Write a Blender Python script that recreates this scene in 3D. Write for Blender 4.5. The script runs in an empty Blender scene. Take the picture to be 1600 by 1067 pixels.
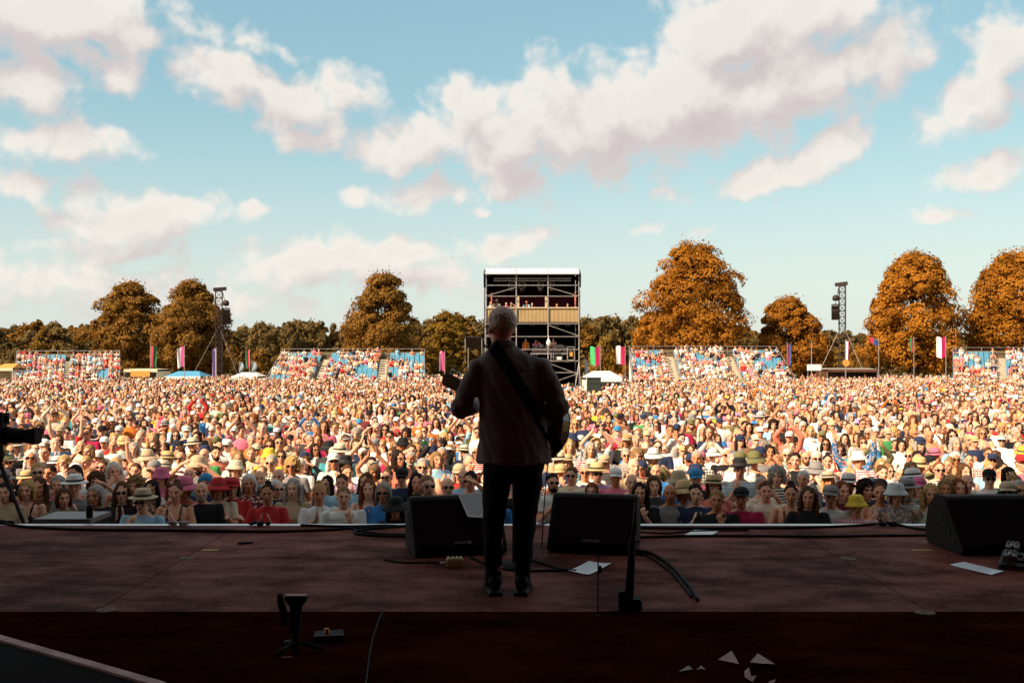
import bpy, bmesh, math, random
import numpy as np
from mathutils import Vector, Matrix, Euler, noise as mnoise
from mathutils.bvhtree import BVHTree

S = bpy.context.scene
COL = S.collection
RND = random.Random(11)
NPR = np.random.default_rng(7)

# ------------------------------------------------------------------ camera, sky, sun, exposure
CAMZ, SZ, F = 3.2, 1.76, 1556.0            # eye height, stage height, focal length in photo pixels
cam_d = bpy.data.cameras.new('camera')
cam_d.sensor_width = 36.0
cam_d.lens = 36.0 * F / 1600.0
cam_d.shift_y = -(533.5 - 567.0) / 1600.0
cam_d.clip_end = 6000.0
cam = bpy.data.objects.new('camera', cam_d)
COL.objects.link(cam)
cam.location = (0, 0, CAMZ)
cam.rotation_euler = (math.pi / 2, 0, 0)
S.camera = cam

SUN_EL, SUN_AZ = math.radians(38), math.radians(-130)      # azimuth clockwise from +Y: behind the stage, to the left
sd = Vector((math.sin(SUN_AZ) * math.cos(SUN_EL), math.cos(SUN_AZ) * math.cos(SUN_EL), math.sin(SUN_EL)))
sun_d = bpy.data.lights.new('sun', 'SUN')
sun_d.energy = 4.0
sun_d.angle = math.radians(0.5)
sun_d.color = (1.0, 0.81, 0.58)
sun = bpy.data.objects.new('sun', sun_d)
COL.objects.link(sun)
sun.location = (-30, -30, 60)
sun.rotation_euler = sd.to_track_quat('Z', 'Y').to_euler()

SKY_STRENGTH = 0.1
EXPO = 1.15
W = bpy.data.worlds.new('World')
S.world = W
W.use_nodes = True
wt = W.node_tree
for n in list(wt.nodes): wt.nodes.remove(n)
def WN(t, **kw):
    n = wt.nodes.new(t)
    for k, v in kw.items(): setattr(n, k, v)
    return n
def _sock(inp, v):
    if isinstance(v, bpy.types.NodeSocket): wt.links.new(v, inp)
    else: inp.default_value = v
def M(op, a, b=None, c=None, clamp=False):
    n = WN('ShaderNodeMath', operation=op, use_clamp=clamp)
    _sock(n.inputs[0], a)
    if b is not None: _sock(n.inputs[1], b)
    if c is not None: _sock(n.inputs[2], c)
    return n.outputs[0]
def SMOOTH(x, a, b, lo=0.0, hi=1.0):
    n = WN('ShaderNodeMapRange', interpolation_type='SMOOTHSTEP')
    _sock(n.inputs[0], x); n.inputs[1].default_value = a; n.inputs[2].default_value = b
    n.inputs[3].default_value = lo; n.inputs[4].default_value = hi
    return n.outputs[0]
def MIXC(f, a, b, blend='MIX'):
    n = WN('ShaderNodeMix', data_type='RGBA', blend_type=blend)
    _sock(n.inputs[0], f)
    for i, v in ((6, a), (7, b)):
        if isinstance(v, bpy.types.NodeSocket): wt.links.new(v, n.inputs[i])
        else: n.inputs[i].default_value = (*v, 1)
    return n.outputs[2]
sky = WN('ShaderNodeTexSky', sky_type='NISHITA')
sky.sun_disc = False
sky.sun_elevation = SUN_EL
sky.sun_rotation = SUN_AZ
sky.air_density, sky.dust_density, sky.ozone_density = 1.0, 1.2, 1.0
tc = WN('ShaderNodeTexCoord')
sep = WN('ShaderNodeSeparateXYZ')
wt.links.new(tc.outputs['Generated'], sep.inputs[0])
AZ = M('ARCTAN2', sep.outputs[0], sep.outputs[1])
EL = M('ARCSINE', sep.outputs[2])
def azel(px, py):
    a = math.atan((px - 800) / F)
    return a, math.atan((567 - py) / F * math.cos(a))
# the big clouds of the day: direction, size, tilt (degrees), weight
CLOUDS = [
    (735, 180, 62, 62, 0, 1), (800, 215, 85, 85, 0, 1.1), (812, 285, 42, 60, 10, .7), (860, 130, 60, 50, 0, .8), (930, 190, 150, 85, 4, 1.2),
    (1060, 165, 170, 100, 8, 1.25), (1210, 140, 170, 85, 12, 1.1), (1330, 100, 130, 62, 16, .9), (1150, 55, 130, 75, 0, 1.2), (1260, 25, 150, 60, 0, 1.0),
    (925, 255, 75, 35, 0, .7), (640, 228, 95, 42, 4, 1), (570, 245, 40, 25, 0, .7),
    (350, 120, 105, 46, -24, .95), (450, 160, 120, 48, -10, .9), (540, 150, 75, 50, -10, .7), (490, 215, 60, 32, 0, .8), (395, 65, 70, 26, -10, .6), (290, 45, 50, 22, -8, .6),
    (70, 22, 210, 55, 2, 1.25), (10, 115, 90, 60, 0, .8), (120, 85, 80, 30, 0, .75), (170, 112, 75, 28, 0, .7),
    (100, 222, 110, 36, 0, 1), (30, 215, 60, 30, 0, .8), (50, 285, 75, 28, 0, .7), (140, 292, 40, 20, 0, .4),
    (190, 342, 105, 46, 0, 1.05), (290, 330, 80, 30, 0, .7), (200, 395, 120, 30, 0, .6), (22, 390, 40, 30, 0, .5),
    (408, 333, 34, 16, 0, .6), (660, 298, 85, 26, 8, .7), (558, 310, 22, 14, 0, .6), (600, 312, 40, 16, 0, .5), (755, 330, 26, 14, 0, .5),
    (560, 402, 220, 42, 0, .85), (780, 388, 90, 28, 14, .75), (450, 418, 110, 40, 0, .8), (640, 440, 200, 34, 0, .7), (120, 440, 240, 40, 0, .6), (330, 475, 280, 30, 0, .5), (830, 362, 34, 18, 20, .6),
    (1165, 278, 68, 30, 6, 1), (1265, 250, 120, 32, 17, .95), (1350, 212, 60, 26, 14, .6), (1215, 305, 34, 16, 14, .5),
    (1525, 165, 75, 46, 10, .95), (1575, 75, 75, 52, 30, 1.0), (1560, 255, 95, 30, 18, .75), (1600, 235, 60, 30, 0, .6),
    (1440, 342, 40, 11, 10, .6), (1500, 331, 42, 13, 6, .65), (1035, 359, 34, 15, 8, .7), (1110, 362, 36, 12, 4, .35), (1040, 300, 60, 12, 0, .3), (685, 357, 20, 8, 0, .35), (50, 360, 26, 10, 0, .35),
]
def cloud_density(daz, delv, detail):
    a = M('ADD', AZ, daz); e = M('ADD', EL, delv)
    comb = WN('ShaderNodeCombineXYZ')
    wt.links.new(a, comb.inputs[0]); wt.links.new(e, comb.inputs[1])
    n0 = WN('ShaderNodeTexNoise', noise_dimensions='2D')
    wt.links.new(comb.outputs[0], n0.inputs['Vector'])
    n0.inputs['Scale'].default_value = 13.0; n0.inputs['Detail'].default_value = 3.0
    sp = WN('ShaderNodeSeparateXYZ'); wt.links.new(n0.outputs['Color'], sp.inputs[0])
    aw = M('MULTIPLY_ADD', M('SUBTRACT', sp.outputs[0], .5), .055, a)      # billowing outlines
    ew = M('MULTIPLY_ADD', M('SUBTRACT', sp.outputs[1], .5), .040, e)
    best = None
    for px, py, rx, ry, ang, w in CLOUDS:
        ca, ce = azel(px, py)
        t = math.radians(ang); c, s = math.cos(t), math.sin(t)
        rx, ry = 1.23 * rx / F, 1.23 * ry / F
        dx = M('SUBTRACT', aw, ca); dy = M('SUBTRACT', ew, ce)
        u = M('ADD', M('MULTIPLY', dx, c / rx), M('MULTIPLY', dy, s / rx))
        v = M('SUBTRACT', M('MULTIPLY', dy, c / ry), M('MULTIPLY', dx, s / ry))
        d = M('MULTIPLY_ADD', M('SQRT', M('ADD', M('MULTIPLY', u, u), M('MULTIPLY', v, v))), -w, w)
        best = d if best is None else M('SMOOTH_MAX', best, d, 0.12)
    # unseen clouds in the rest of the sky, thickened to brighten the ambient light
    g = WN('ShaderNodeTexNoise', noise_dimensions='2D')
    sc = WN('ShaderNodeVectorMath', operation='MULTIPLY'); wt.links.new(comb.outputs[0], sc.inputs[0]); sc.inputs[1].default_value = (1, 1.7, 1)
    wt.links.new(sc.outputs[0], g.inputs['Vector']); g.inputs['Scale'].default_value = 3.4; g.inputs['Detail'].default_value = 3
    out = M('MAXIMUM', SMOOTH(M('ABSOLUTE', a), .52, .68), SMOOTH(e, .40, .52))
    gen = M('SUBTRACT', M('MULTIPLY', M('SUBTRACT', g.outputs['Fac'], .45), 5.0), M('MULTIPLY_ADD', out, -2.0, 2.0))
    best = M('MAXIMUM', best, gen)
    nz = WN('ShaderNodeTexNoise', noise_dimensions='2D')
    wt.links.new(comb.outputs[0], nz.inputs['Vector'])
    nz.inputs['Scale'].default_value = 24.0; nz.inputs['Detail'].default_value = detail; nz.inputs['Roughness'].default_value = .62
    d_ = M('MULTIPLY_ADD', M('SUBTRACT', nz.outputs['Fac'], .5), .95, best)
    if detail > 6:                                   # cauliflower edges
        cw = WN('ShaderNodeCombineXYZ'); wt.links.new(aw, cw.inputs[0]); wt.links.new(ew, cw.inputs[1])
        for sc_, am in ((30.0, .42), (75.0, .20)):
            vo = WN('ShaderNodeTexVoronoi', voronoi_dimensions='2D', feature='SMOOTH_F1'); wt.links.new(cw.outputs[0], vo.inputs['Vector'])
            vo.inputs['Scale'].default_value = sc_; vo.inputs['Smoothness'].default_value = .35
            d_ = M('MULTIPLY_ADD', M('SUBTRACT', .42, vo.outputs['Distance']), am, d_)
    return d_
dn = cloud_density(0.0, 0.0, 9.0)
dl = cloud_density(-0.020, 0.030, 5.0)          # towards the sun, for the lit side
alpha = SMOOTH(dn, .06, .60)
alpha = M('MULTIPLY', alpha, .92)
lit = SMOOTH(M('SUBTRACT', dn, dl), -.40, .50)
thick = SMOOTH(dn, .1, 1.1)
lit2 = M('ADD', M('MULTIPLY', lit, .80), M('MULTIPLY', M('SUBTRACT', 1.0, thick), .30), clamp=True)
k = 1.0 / SKY_STRENGTH / 2 ** EXPO
cl = MIXC(lit2, (.63 * k, .54 * k, .54 * k), (.95 * k, .885 * k, .81 * k))
base = MIXC(1.0, sky.outputs[0], (.56, .50, .33), 'MULTIPLY')
base = MIXC(1.0, base, (.105 * k, .255 * k, .355 * k), 'ADD')
hz = SMOOTH(EL, -.02, .27, 1.0, 0.0)
base = MIXC(M('MULTIPLY', hz, .72), base, (.78 * k, .80 * k, .77 * k))
col = MIXC(alpha, base, cl)
bg = WN('ShaderNodeBackground'); bg.inputs['Strength'].default_value = SKY_STRENGTH
wt.links.new(col, bg.inputs['Color'])
wo = WN('ShaderNodeOutputWorld'); wt.links.new(bg.outputs[0], wo.inputs['Surface'])

S.view_settings.view_transform = 'Standard'
S.view_settings.look = 'None'
S.view_settings.gamma = 1.0
S.view_settings.exposure = EXPO
S.view_settings.use_curve_mapping = False
S.cycles.max_bounces = 6
S.cycles.diffuse_bounces = 3
S.cycles.transparent_max_bounces = 6

# ------------------------------------------------------------------ helpers
def P(px, py, D):                      # a point of the place from where it appears and how far off it is
    return Vector(((px - 800) / F * D, D, CAMZ - (py - 567) / F * D))
def PS(px, py, z=SZ):                  # a point on the stage floor
    D = (CAMZ - z) * F / (py - 567)
    return Vector(((px - 800) / F * D, D, z))

class MB:
    def __init__(s): s.v, s.f, s.m = [], [], []
    def add(s, V, Fc, m=0):
        b = len(s.v); s.v += [tuple(p) for p in V]
        s.f += [tuple(i + b for i in q) for q in Fc]; s.m += [m] * len(Fc)
        return s
    def box(s, c, size, rot=None, m=0):
        hx, hy, hz = [q / 2 for q in size]
        V = [Vector((x, y, z)) for x in (-hx, hx) for y in (-hy, hy) for z in (-hz, hz)]
        if rot is not None: V = [rot @ p for p in V]
        c = Vector(c)
        return s.add([p + c for p in V], [(0, 1, 3, 2), (4, 6, 7, 5), (0, 4, 5, 1), (2, 3, 7, 6), (0, 2, 6, 4), (1, 5, 7, 3)], m)
    def bar(s, a, b, w, h=None, m=0):
        a, b = Vector(a), Vector(b); d = b - a
        q = d.to_track_quat('Z', 'Y').to_matrix()
        return s.box((a + b) / 2, (w, h or w, d.length), q, m)
    def tube(s, path, radii, seg=10, m=0, flat=None, cap=True):
        P_ = [Vector(p) for p in path]; n = len(P_)
        if not hasattr(radii, '__len__'): radii = [radii] * n
        t0 = (P_[1] - P_[0]).normalized()
        ref = Vector((0, 0, 1)) if abs(t0.z) < .9 else Vector((0, 1, 0))
        if flat is not None: ref = Vector(flat)
        u = (ref - t0 * ref.dot(t0)).normalized()
        V = []
        for i in range(n):
            t = (P_[min(i + 1, n - 1)] - P_[max(i - 1, 0)]).normalized()
            u = (u - t * u.dot(t)).normalized(); w = t.cross(u)
            r = radii[i]; ru, rw = r if hasattr(r, '__len__') else (r, r)
            V += [P_[i] + u * (ru * math.cos(2 * math.pi * j / seg)) + w * (rw * math.sin(2 * math.pi * j / seg)) for j in range(seg)]
        Fc = [(i * seg + j, i * seg + (j + 1) % seg, (i + 1) * seg + (j + 1) % seg, (i + 1) * seg + j) for i in range(n - 1) for j in range(seg)]
        if cap: Fc += [tuple(reversed(range(seg))), tuple(range((n - 1) * seg, n * seg))]
        return s.add(V, Fc, m)
    def rings(s, R, seg=20, m=0):         # R: (z, cx, cy, rx, ry)
        V = [(cx + rx * math.cos(2 * math.pi * j / seg), cy + ry * math.sin(2 * math.pi * j / seg), z) for z, cx, cy, rx, ry in R for j in range(seg)]
        n = len(R)
        Fc = [(i * seg + j, i * seg + (j + 1) % seg, (i + 1) * seg + (j + 1) % seg, (i + 1) * seg + j) for i in range(n - 1) for j in range(seg)]
        Fc += [tuple(reversed(range(seg))), tuple(range((n - 1) * seg, n * seg))]
        return s.add(V, Fc, m)
    def ell(s, c, r, seg=14, rot=None, m=0):
        rows = seg // 2; c = Vector(c); V = []
        for i in range(1, rows):
            a = math.pi * i / rows
            for j in range(seg):
                b = 2 * math.pi * j / seg
                p = Vector((r[0] * math.sin(a) * math.cos(b), r[1] * math.sin(a) * math.sin(b), r[2] * math.cos(a)))
                V.append((rot @ p if rot is not None else p) + c)
        t = Vector((0, 0, r[2])); t = rot @ t if rot is not None else t
        V += [c + t, c - t]; N = len(V)
        Fc = [(i * seg + j, (i + 1) * seg + j, (i + 1) * seg + (j + 1) % seg, i * seg + (j + 1) % seg) for i in range(rows - 2) for j in range(seg)]
        Fc += [(N - 2, j, (j + 1) % seg) for j in range(seg)] + [(N - 1, (rows - 2) * seg + (j + 1) % seg, (rows - 2) * seg + j) for j in range(seg)]
        return s.add(V, Fc, m)
    def lathe(s, prof, seg=24, c=(0, 0, 0), sy=1.0, m=0):   # prof: (r, z) or (r, z, material)
        V = [(c[0] + p[0] * math.cos(2 * math.pi * j / seg), c[1] + sy * p[0] * math.sin(2 * math.pi * j / seg), c[2] + p[1]) for p in prof for j in range(seg)]
        b = len(s.v); s.v += V
        for i in range(len(prof) - 1):
            mm = prof[i][2] if len(prof[i]) > 2 else m
            for j in range(seg):
                s.f.append((b + i * seg + j, b + i * seg + (j + 1) % seg, b + (i + 1) * seg + (j + 1) % seg, b + (i + 1) * seg + j)); s.m.append(mm)
        return s
    def prism(s, outline, h, mat=None, m=0):   # outline in local xy, extruded along local z from 0 to h
        n = len(outline)
        V = [Vector((x, y, 0)) for x, y in outline] + [Vector((x, y, h)) for x, y in outline]
        if mat is not None: V = [mat @ p for p in V]
        Fc = [(i, (i + 1) % n, n + (i + 1) % n, n + i) for i in range(n)] + [tuple(reversed(range(n))), tuple(range(n, 2 * n))]
        return s.add(V, Fc, m)
    def quad(s, a, b, c, d, m=0): return s.add([a, b, c, d], [(0, 1, 2, 3)], m)
    def mesh(s, name, smooth=False):
        me = bpy.data.meshes.new(name)
        me.from_pydata(s.v, [], s.f)
        if any(s.m): me.polygons.foreach_set('material_index', s.m)
        if smooth: me.polygons.foreach_set('use_smooth', [True] * len(s.f))
        me.update()
        return me
    def build(s, name, mats, parent=None, smooth=False, kind=None, bevel=0, label=None):
        me = s.mesh(name, smooth)
        if bevel or True:
            bm = bmesh.new(); bm.from_mesh(me)
            bmesh.ops.recalc_face_normals(bm, faces=bm.faces)
            if bevel:
                bmesh.ops.bevel(bm, geom=[e for e in bm.edges if e.is_manifold and e.calc_face_angle(0) > .5], offset=bevel, segments=2, affect='EDGES', clamp_overlap=True)
            bm.to_mesh(me); bm.free()
        return obj(name, me, mats, parent, kind, label)

def obj(name, me, mats, parent=None, kind=None, label=None, loc=None):
    o = bpy.data.objects.new(name, me)
    COL.objects.link(o)
    if mats is not None:
        for m in (mats if isinstance(mats, (list, tuple)) else [mats]): me.materials.append(m)
    if parent is not None: o.parent = parent
    if kind: o['kind'] = kind
    if label: o['label'] = label
    if loc is not None: o.location = loc
    return o
def thing(name, label, cat, loc=(0, 0, 0), rz=0, group=None):
    o = bpy.data.objects.new(name, None); COL.objects.link(o)
    o.location = loc; o.rotation_euler = (0, 0, rz); o.empty_display_size = .1
    return tag(o, label, cat, group)
def tag(o, label, cat, group=None):
    o['label'] = label; o['category'] = cat
    if group: o['group'] = group
    return o

def remesh(mb, voxel, ratio=1.0, smooth=2, noise=0.0, nscale=20.0, name='body'):
    me = mb.mesh(name)
    o = bpy.data.objects.new('remesh_tmp', me); COL.objects.link(o)
    r = o.modifiers.new('r', 'REMESH'); r.mode = 'VOXEL'; r.voxel_size = voxel
    if smooth:
        sm = o.modifiers.new('s', 'SMOOTH'); sm.factor = .5; sm.iterations = smooth
    if ratio < 1:
        d = o.modifiers.new('d', 'DECIMATE'); d.ratio = ratio
    dg = bpy.context.evaluated_depsgraph_get()
    out = bpy.data.meshes.new_from_object(o.evaluated_get(dg))
    out.name = name
    bpy.data.objects.remove(o); bpy.data.meshes.remove(me)
    if noise:
        n = len(out.vertices)
        co = np.empty(n * 3); out.vertices.foreach_get('co', co); co = co.reshape(-1, 3)
        no = np.empty(n * 3); out.vertex_normals.foreach_get('vector', no); no = no.reshape(-1, 3)
        d = np.array([mnoise.fractal(Vector(c) * nscale, .8, 2.0, 3) for c in co])
        co = co + no * (d * noise)[:, None]
        out.vertices.foreach_set('co', co.ravel()); out.update()
    out.polygons.foreach_set('use_smooth', [True] * len(out.polygons))
    return out

# ------------------------------------------------------------------ materials
def mat(name, col=(.5, .5, .5), rough=.7, metal=0.0, var=0.0, vscale=6.0, bump=0.0, bscale=60.0, src=None, spec=.5, emis=None, coords='Object', trans=0.0):
    m = bpy.data.materials.new(name); m.use_nodes = True
    nt = m.node_tree; b = nt.nodes['Principled BSDF']
    b.inputs['Base Color'].default_value = (*col, 1); b.inputs['Roughness'].default_value = rough; b.inputs['Metallic'].default_value = metal
    b.inputs['Specular IOR Level'].default_value = spec
    tcn = nt.nodes.new('ShaderNodeTexCoord')
    cs = None
    if src == 'object':
        oi = nt.nodes.new('ShaderNodeObjectInfo'); cs = oi.outputs['Color']
    elif src:
        at = nt.nodes.new('ShaderNodeAttribute'); at.attribute_type = 'INSTANCER'; at.attribute_name = src; cs = at.outputs['Color']
    if cs is not None: nt.links.new(cs, b.inputs['Base Color'])
    if var:
        n = nt.nodes.new('ShaderNodeTexNoise'); n.inputs['Scale'].default_value = vscale; n.inputs['Detail'].default_value = 5
        nt.links.new(tcn.outputs[coords], n.inputs['Vector'])
        mr = nt.nodes.new('ShaderNodeMapRange'); mr.inputs[1].default_value = .3; mr.inputs[2].default_value = .7
        mr.inputs[3].default_value = 1 - var; mr.inputs[4].default_value = 1 + var
        nt.links.new(n.outputs['Fac'], mr.inputs[0])
        mx = nt.nodes.new('ShaderNodeVectorMath'); mx.operation = 'SCALE'
        if cs is not None: nt.links.new(cs, mx.inputs[0])
        else: mx.inputs[0].default_value = col
        nt.links.new(mr.outputs[0], mx.inputs['Scale'])
        nt.links.new(mx.outputs[0], b.inputs['Base Color'])
    if bump:
        n = nt.nodes.new('ShaderNodeTexNoise'); n.inputs['Scale'].default_value = bscale; n.inputs['Detail'].default_value = 4
        nt.links.new(tcn.outputs[coords], n.inputs['Vector'])
        bp = nt.nodes.new('ShaderNodeBump'); bp.inputs['Strength'].default_value = bump; bp.inputs['Distance'].default_value = .01
        nt.links.new(n.outputs['Fac'], bp.inputs['Height']); nt.links.new(bp.outputs[0], b.inputs['Normal'])
    return m
def mul_attr(m, attr):                  # multiply the base colour by a colour attribute of the mesh
    nt = m.node_tree; b = nt.nodes['Principled BSDF']
    old = b.inputs['Base Color'].links[0].from_socket if b.inputs['Base Color'].links else None
    at = nt.nodes.new('ShaderNodeAttribute'); at.attribute_name = attr
    mx = nt.nodes.new('ShaderNodeVectorMath'); mx.operation = 'MULTIPLY'
    if old: nt.links.new(old, mx.inputs[0])
    else: mx.inputs[0].default_value = b.inputs['Base Color'].default_value[:3]
    nt.links.new(at.outputs['Color' if attr == 'tone' else 'Vector'], mx.inputs[1]); nt.links.new(mx.outputs[0], b.inputs['Base Color'])

MT = {}
MT['black'] = mat('black_paint', (.008, .004, .004), .7, spec=.10, var=.3, vscale=9)
MT['rubber'] = mat('black_rubber', (.010, .006, .006), .75, spec=.12)
MT['cab'] = mat('textured_black_cabinet_paint', (.014, .006, .005), .7, spec=.14, var=.25, vscale=14, bump=.35, bscale=320)
MT['grille'] = mat('black_foam_grille', (.009, .0035, .003), .95, spec=.06, bump=.6, bscale=500)
MT['steel'] = mat('galvanised_steel', (.42, .38, .36), .42, .7, var=.25, vscale=5)
MT['dsteel'] = mat('dark_steel', (.045, .032, .030), .6, .3, var=.25, spec=.2)
MT['alu'] = mat('brushed_aluminium', (.62, .58, .57), .42, .85, var=.12, vscale=30)
MT['paper'] = mat('white_paper', (.72, .72, .72), .9, var=.06, vscale=20)
MT['ink'] = mat('ink', (.04, .04, .08), .8)
MT['yellow'] = mat('yellow_tape', (.62, .42, .03), .7, var=.1)
MT['ypaint'] = mat('cream_enamel', (.62, .48, .22), .4, var=.15)
MT['white'] = mat('white_canvas', (.78, .75, .70), .8, var=.05)
MT['cream'] = mat('cream_canvas', (.62, .52, .36), .8, var=.08)
MT['bluecan'] = mat('blue_canvas', (.07, .28, .46), .7, var=.08)
MT['orange'] = mat('orange_paint', (.62, .26, .04), .7, var=.15)
MT['seat'] = mat('blue_plastic', (.11, .33, .48), .5, var=.08)
MT['concrete'] = mat('weathered_plywood', (.34, .27, .21), .85, var=.15, vscale=1.5)
MT['net'] = mat('brown_debris_net', (.13, .085, .04), .9, var=.2, vscale=2)
MT['clad'] = mat('tan_corrugated_cladding', (.40, .28, .14), .6, var=.1, vscale=1.2)
MT['clad2'] = mat('tan_steel_capping', (.50, .38, .24), .5, var=.1)
MT['roofw'] = mat('white_roof_membrane', (.74, .78, .78), .4, var=.04)
MT['curtain'] = mat('crimson_curtain', (.16, .012, .035), .85, var=.2)
MT['fill_lining'] = mat('warm_fill_stage_lining', (.30, .15, .11), .9, var=.15, vscale=.4)  # unseen surfaces, coloured to bounce warm fill light onto stage and front rows
MT['darkcloth'] = mat('black_drape', (.008, .005, .005), .95, spec=.04)
MT['wood'] = mat('dark_wood', (.10, .04, .015), .4, var=.3, vscale=8)
MT['grass'] = mat('dry_grass', (.14, .10, .035), .95, var=.35, vscale=.5)
# ------------------------------------------------------------------ ground, stage
g = MB(); R_ = 2500
g.quad((-R_, -400, 0), (R_, -400, 0), (R_, R_, 0), (-R_, R_, 0))
g.build('ground', MT['grass'], kind='structure')

def deck_mat(name, a, b, rough, spec=.3):
    m = bpy.data.materials.new(name); m.use_nodes = True
    nt = m.node_tree; bs = nt.nodes['Principled BSDF']
    tcn = nt.nodes.new('ShaderNodeTexCoord'); geo = nt.nodes.new('ShaderNodeNewGeometry')
    mp = nt.nodes.new('ShaderNodeMapping'); mp.inputs['Scale'].default_value = (1.0, 1.7, 1)
    nt.links.new(geo.outputs['Position'], mp.inputs[0])
    n1 = nt.nodes.new('ShaderNodeTexNoise'); n1.inputs['Scale'].default_value = 2.2; n1.inputs['Detail'].default_value = 9; n1.inputs['Roughness'].default_value = .68
    nt.links.new(mp.outputs[0], n1.inputs['Vector'])
    n2 = nt.nodes.new('ShaderNodeTexNoise'); n2.inputs['Scale'].default_value = .75; n2.inputs['Detail'].default_value = 4
    nt.links.new(geo.outputs['Position'], n2.inputs['Vector'])
    n3 = nt.nodes.new('ShaderNodeTexNoise'); n3.inputs['Scale'].default_value = 34; n3.inputs['Detail'].default_value = 3
    nt.links.new(mp.outputs[0], n3.inputs['Vector'])
    a0 = nt.nodes.new('ShaderNodeMath'); a0.operation = 'MULTIPLY_ADD'; a0.inputs[1].default_value = .42; nt.links.new(n3.outputs['Fac'], a0.inputs[0]); a1 = nt.nodes.new('ShaderNodeMath'); a1.operation = 'SUBTRACT'; a1.inputs[1].default_value = .21; nt.links.new(n1.outputs['Fac'], a1.inputs[0]); nt.links.new(a1.outputs[0], a0.inputs[2])
    ad = nt.nodes.new('ShaderNodeMath'); ad.operation = 'ADD'; nt.links.new(a0.outputs[0], ad.inputs[0])
    mm = nt.nodes.new('ShaderNodeMath'); mm.operation = 'MULTIPLY_ADD'; mm.inputs[1].default_value = .6; mm.inputs[2].default_value = -.3
    nt.links.new(n2.outputs['Fac'], mm.inputs[0]); nt.links.new(mm.outputs[0], ad.inputs[1])
    rp = nt.nodes.new('ShaderNodeValToRGB')
    e = rp.color_ramp.elements
    e[0].position = .36; e[0].color = (*a, 1); e[1].position = .66; e[1].color = (*b, 1)
    nt.links.new(ad.outputs[0], rp.inputs[0])
    oi = nt.nodes.new('ShaderNodeObjectInfo')
    mr = nt.nodes.new('ShaderNodeMapRange'); mr.inputs[3].default_value = .8; mr.inputs[4].default_value = 1.2
    nt.links.new(oi.outputs['Random'], mr.inputs[0])
    sc = nt.nodes.new('ShaderNodeVectorMath'); sc.operation = 'SCALE'
    nt.links.new(rp.outputs[0], sc.inputs[0]); nt.links.new(mr.outputs[0], sc.inputs['Scale'])
    nt.links.new(sc.outputs[0], bs.inputs['Base Color'])
    rr = nt.nodes.new('ShaderNodeMapRange'); rr.inputs[1].default_value = .3; rr.inputs[2].default_value = .7; rr.inputs[3].default_value = rough + .15; rr.inputs[4].default_value = rough - .12
    nt.links.new(n1.outputs['Fac'], rr.inputs[0]); nt.links.new(rr.outputs[0], bs.inputs['Roughness'])
    bp = nt.nodes.new('ShaderNodeBump'); bp.inputs['Strength'].default_value = .25; bp.inputs['Distance'].default_value = .004
    nt.links.new(n3.outputs['Fac'], bp.inputs['Height']); nt.links.new(bp.outputs[0], bs.inputs['Normal'])
    bs.inputs['Specular IOR Level'].default_value = spec
    return m
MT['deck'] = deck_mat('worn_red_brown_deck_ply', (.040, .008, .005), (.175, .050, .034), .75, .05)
MT['deckm'] = deck_mat('shade_toned_deck_ply', (.010, .0016, .0009), (.036, .0080, .0048), .95, .0)  # middle row: colour darkened to stand in for light falling off inside the stage
MT['deckb'] = deck_mat('shade_toned_black_deck_ply', (.005, .0008, .0005), (.013, .0022, .0013), .95, .0)  # black deck, its colour deepened further for the stage interior's shade

stage = bpy.data.objects.new('stage_floor', None); COL.objects.link(stage); stage['kind'] = 'structure'
YF = 8.86
b = MB(); b.box((0, YF / 2 - 3, SZ - .16), (36, YF + 6, .24)); b.build('deck_underlay', MT['black'], stage)
ys = [8.80, 7.34, 5.77, 4.20, 2.63]
pm = {}
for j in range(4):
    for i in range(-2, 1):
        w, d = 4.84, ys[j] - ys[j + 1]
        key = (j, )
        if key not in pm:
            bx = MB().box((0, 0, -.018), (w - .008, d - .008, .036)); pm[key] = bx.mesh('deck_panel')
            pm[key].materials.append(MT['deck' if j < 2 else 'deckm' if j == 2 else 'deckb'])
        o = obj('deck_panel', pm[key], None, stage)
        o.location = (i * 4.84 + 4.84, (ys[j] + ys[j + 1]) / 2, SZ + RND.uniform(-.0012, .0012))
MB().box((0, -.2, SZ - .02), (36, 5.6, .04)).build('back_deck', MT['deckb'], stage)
for sx in (-1, 1): MB().box((sx * 12.65, (8.80 + 2.63) / 2, SZ - .02), (10.7, 6.16, .04)).build('wing_deck', MT['deck'], stage)
MB().box((0, YF, SZ - .022), (36, .1, .05)).build('edge_trim', MT['alu'], stage, bevel=.004)
MB().box((0, YF + .02, SZ / 2 - .03), (36, .04, SZ - .06)).build('front_skirt', MT['darkcloth'], stage)
MT['plate'] = mat('worn_brass_plate', (.13, .075, .055), .7, .2, var=.3, vscale=30, spec=.1)
for px, py in ((292, 872), (166, 953), (1325, 873), (1445, 957)):
    p = PS(px, py)
    pl = MB().lathe([(.001, .0045), (.035, .0045), (.040, .006), (.052, .0055), (.058, .0015)], 20)
    for k_ in range(3): pl.tube([(.02 * math.cos(k_ * 2.1), .02 * math.sin(k_ * 2.1), .003), (.02 * math.cos(k_ * 2.1), .02 * math.sin(k_ * 2.1), .008)], .006, 8)
    o = pl.build('anchor_plate', MT['plate'], stage, True); o.location = p

# stage roof, back wall and wings that shade the stage (above and beside the view)
RY0, RY1, RZ = -9.0, 6.0, 11.0
b = MB().box((0, (RY0 + RY1) / 2, RZ + .15), (44, RY1 - RY0, .3))
b.build('stage_roof', MT['fill_lining'], kind='structure')
MB().box((0, RY0 - .1, RZ / 2), (44, .2, RZ - .02)).build('stage_back_wall', MT['fill_lining'], kind='structure')
for sx in (-1, 1):
    MB().box((sx * 20, (RY0 + 5.9) / 2 + .02, RZ / 2), (.3, 5.9 - RY0, RZ - .02)).build('stage_side_wall', MT['fill_lining'], kind='structure')

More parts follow.
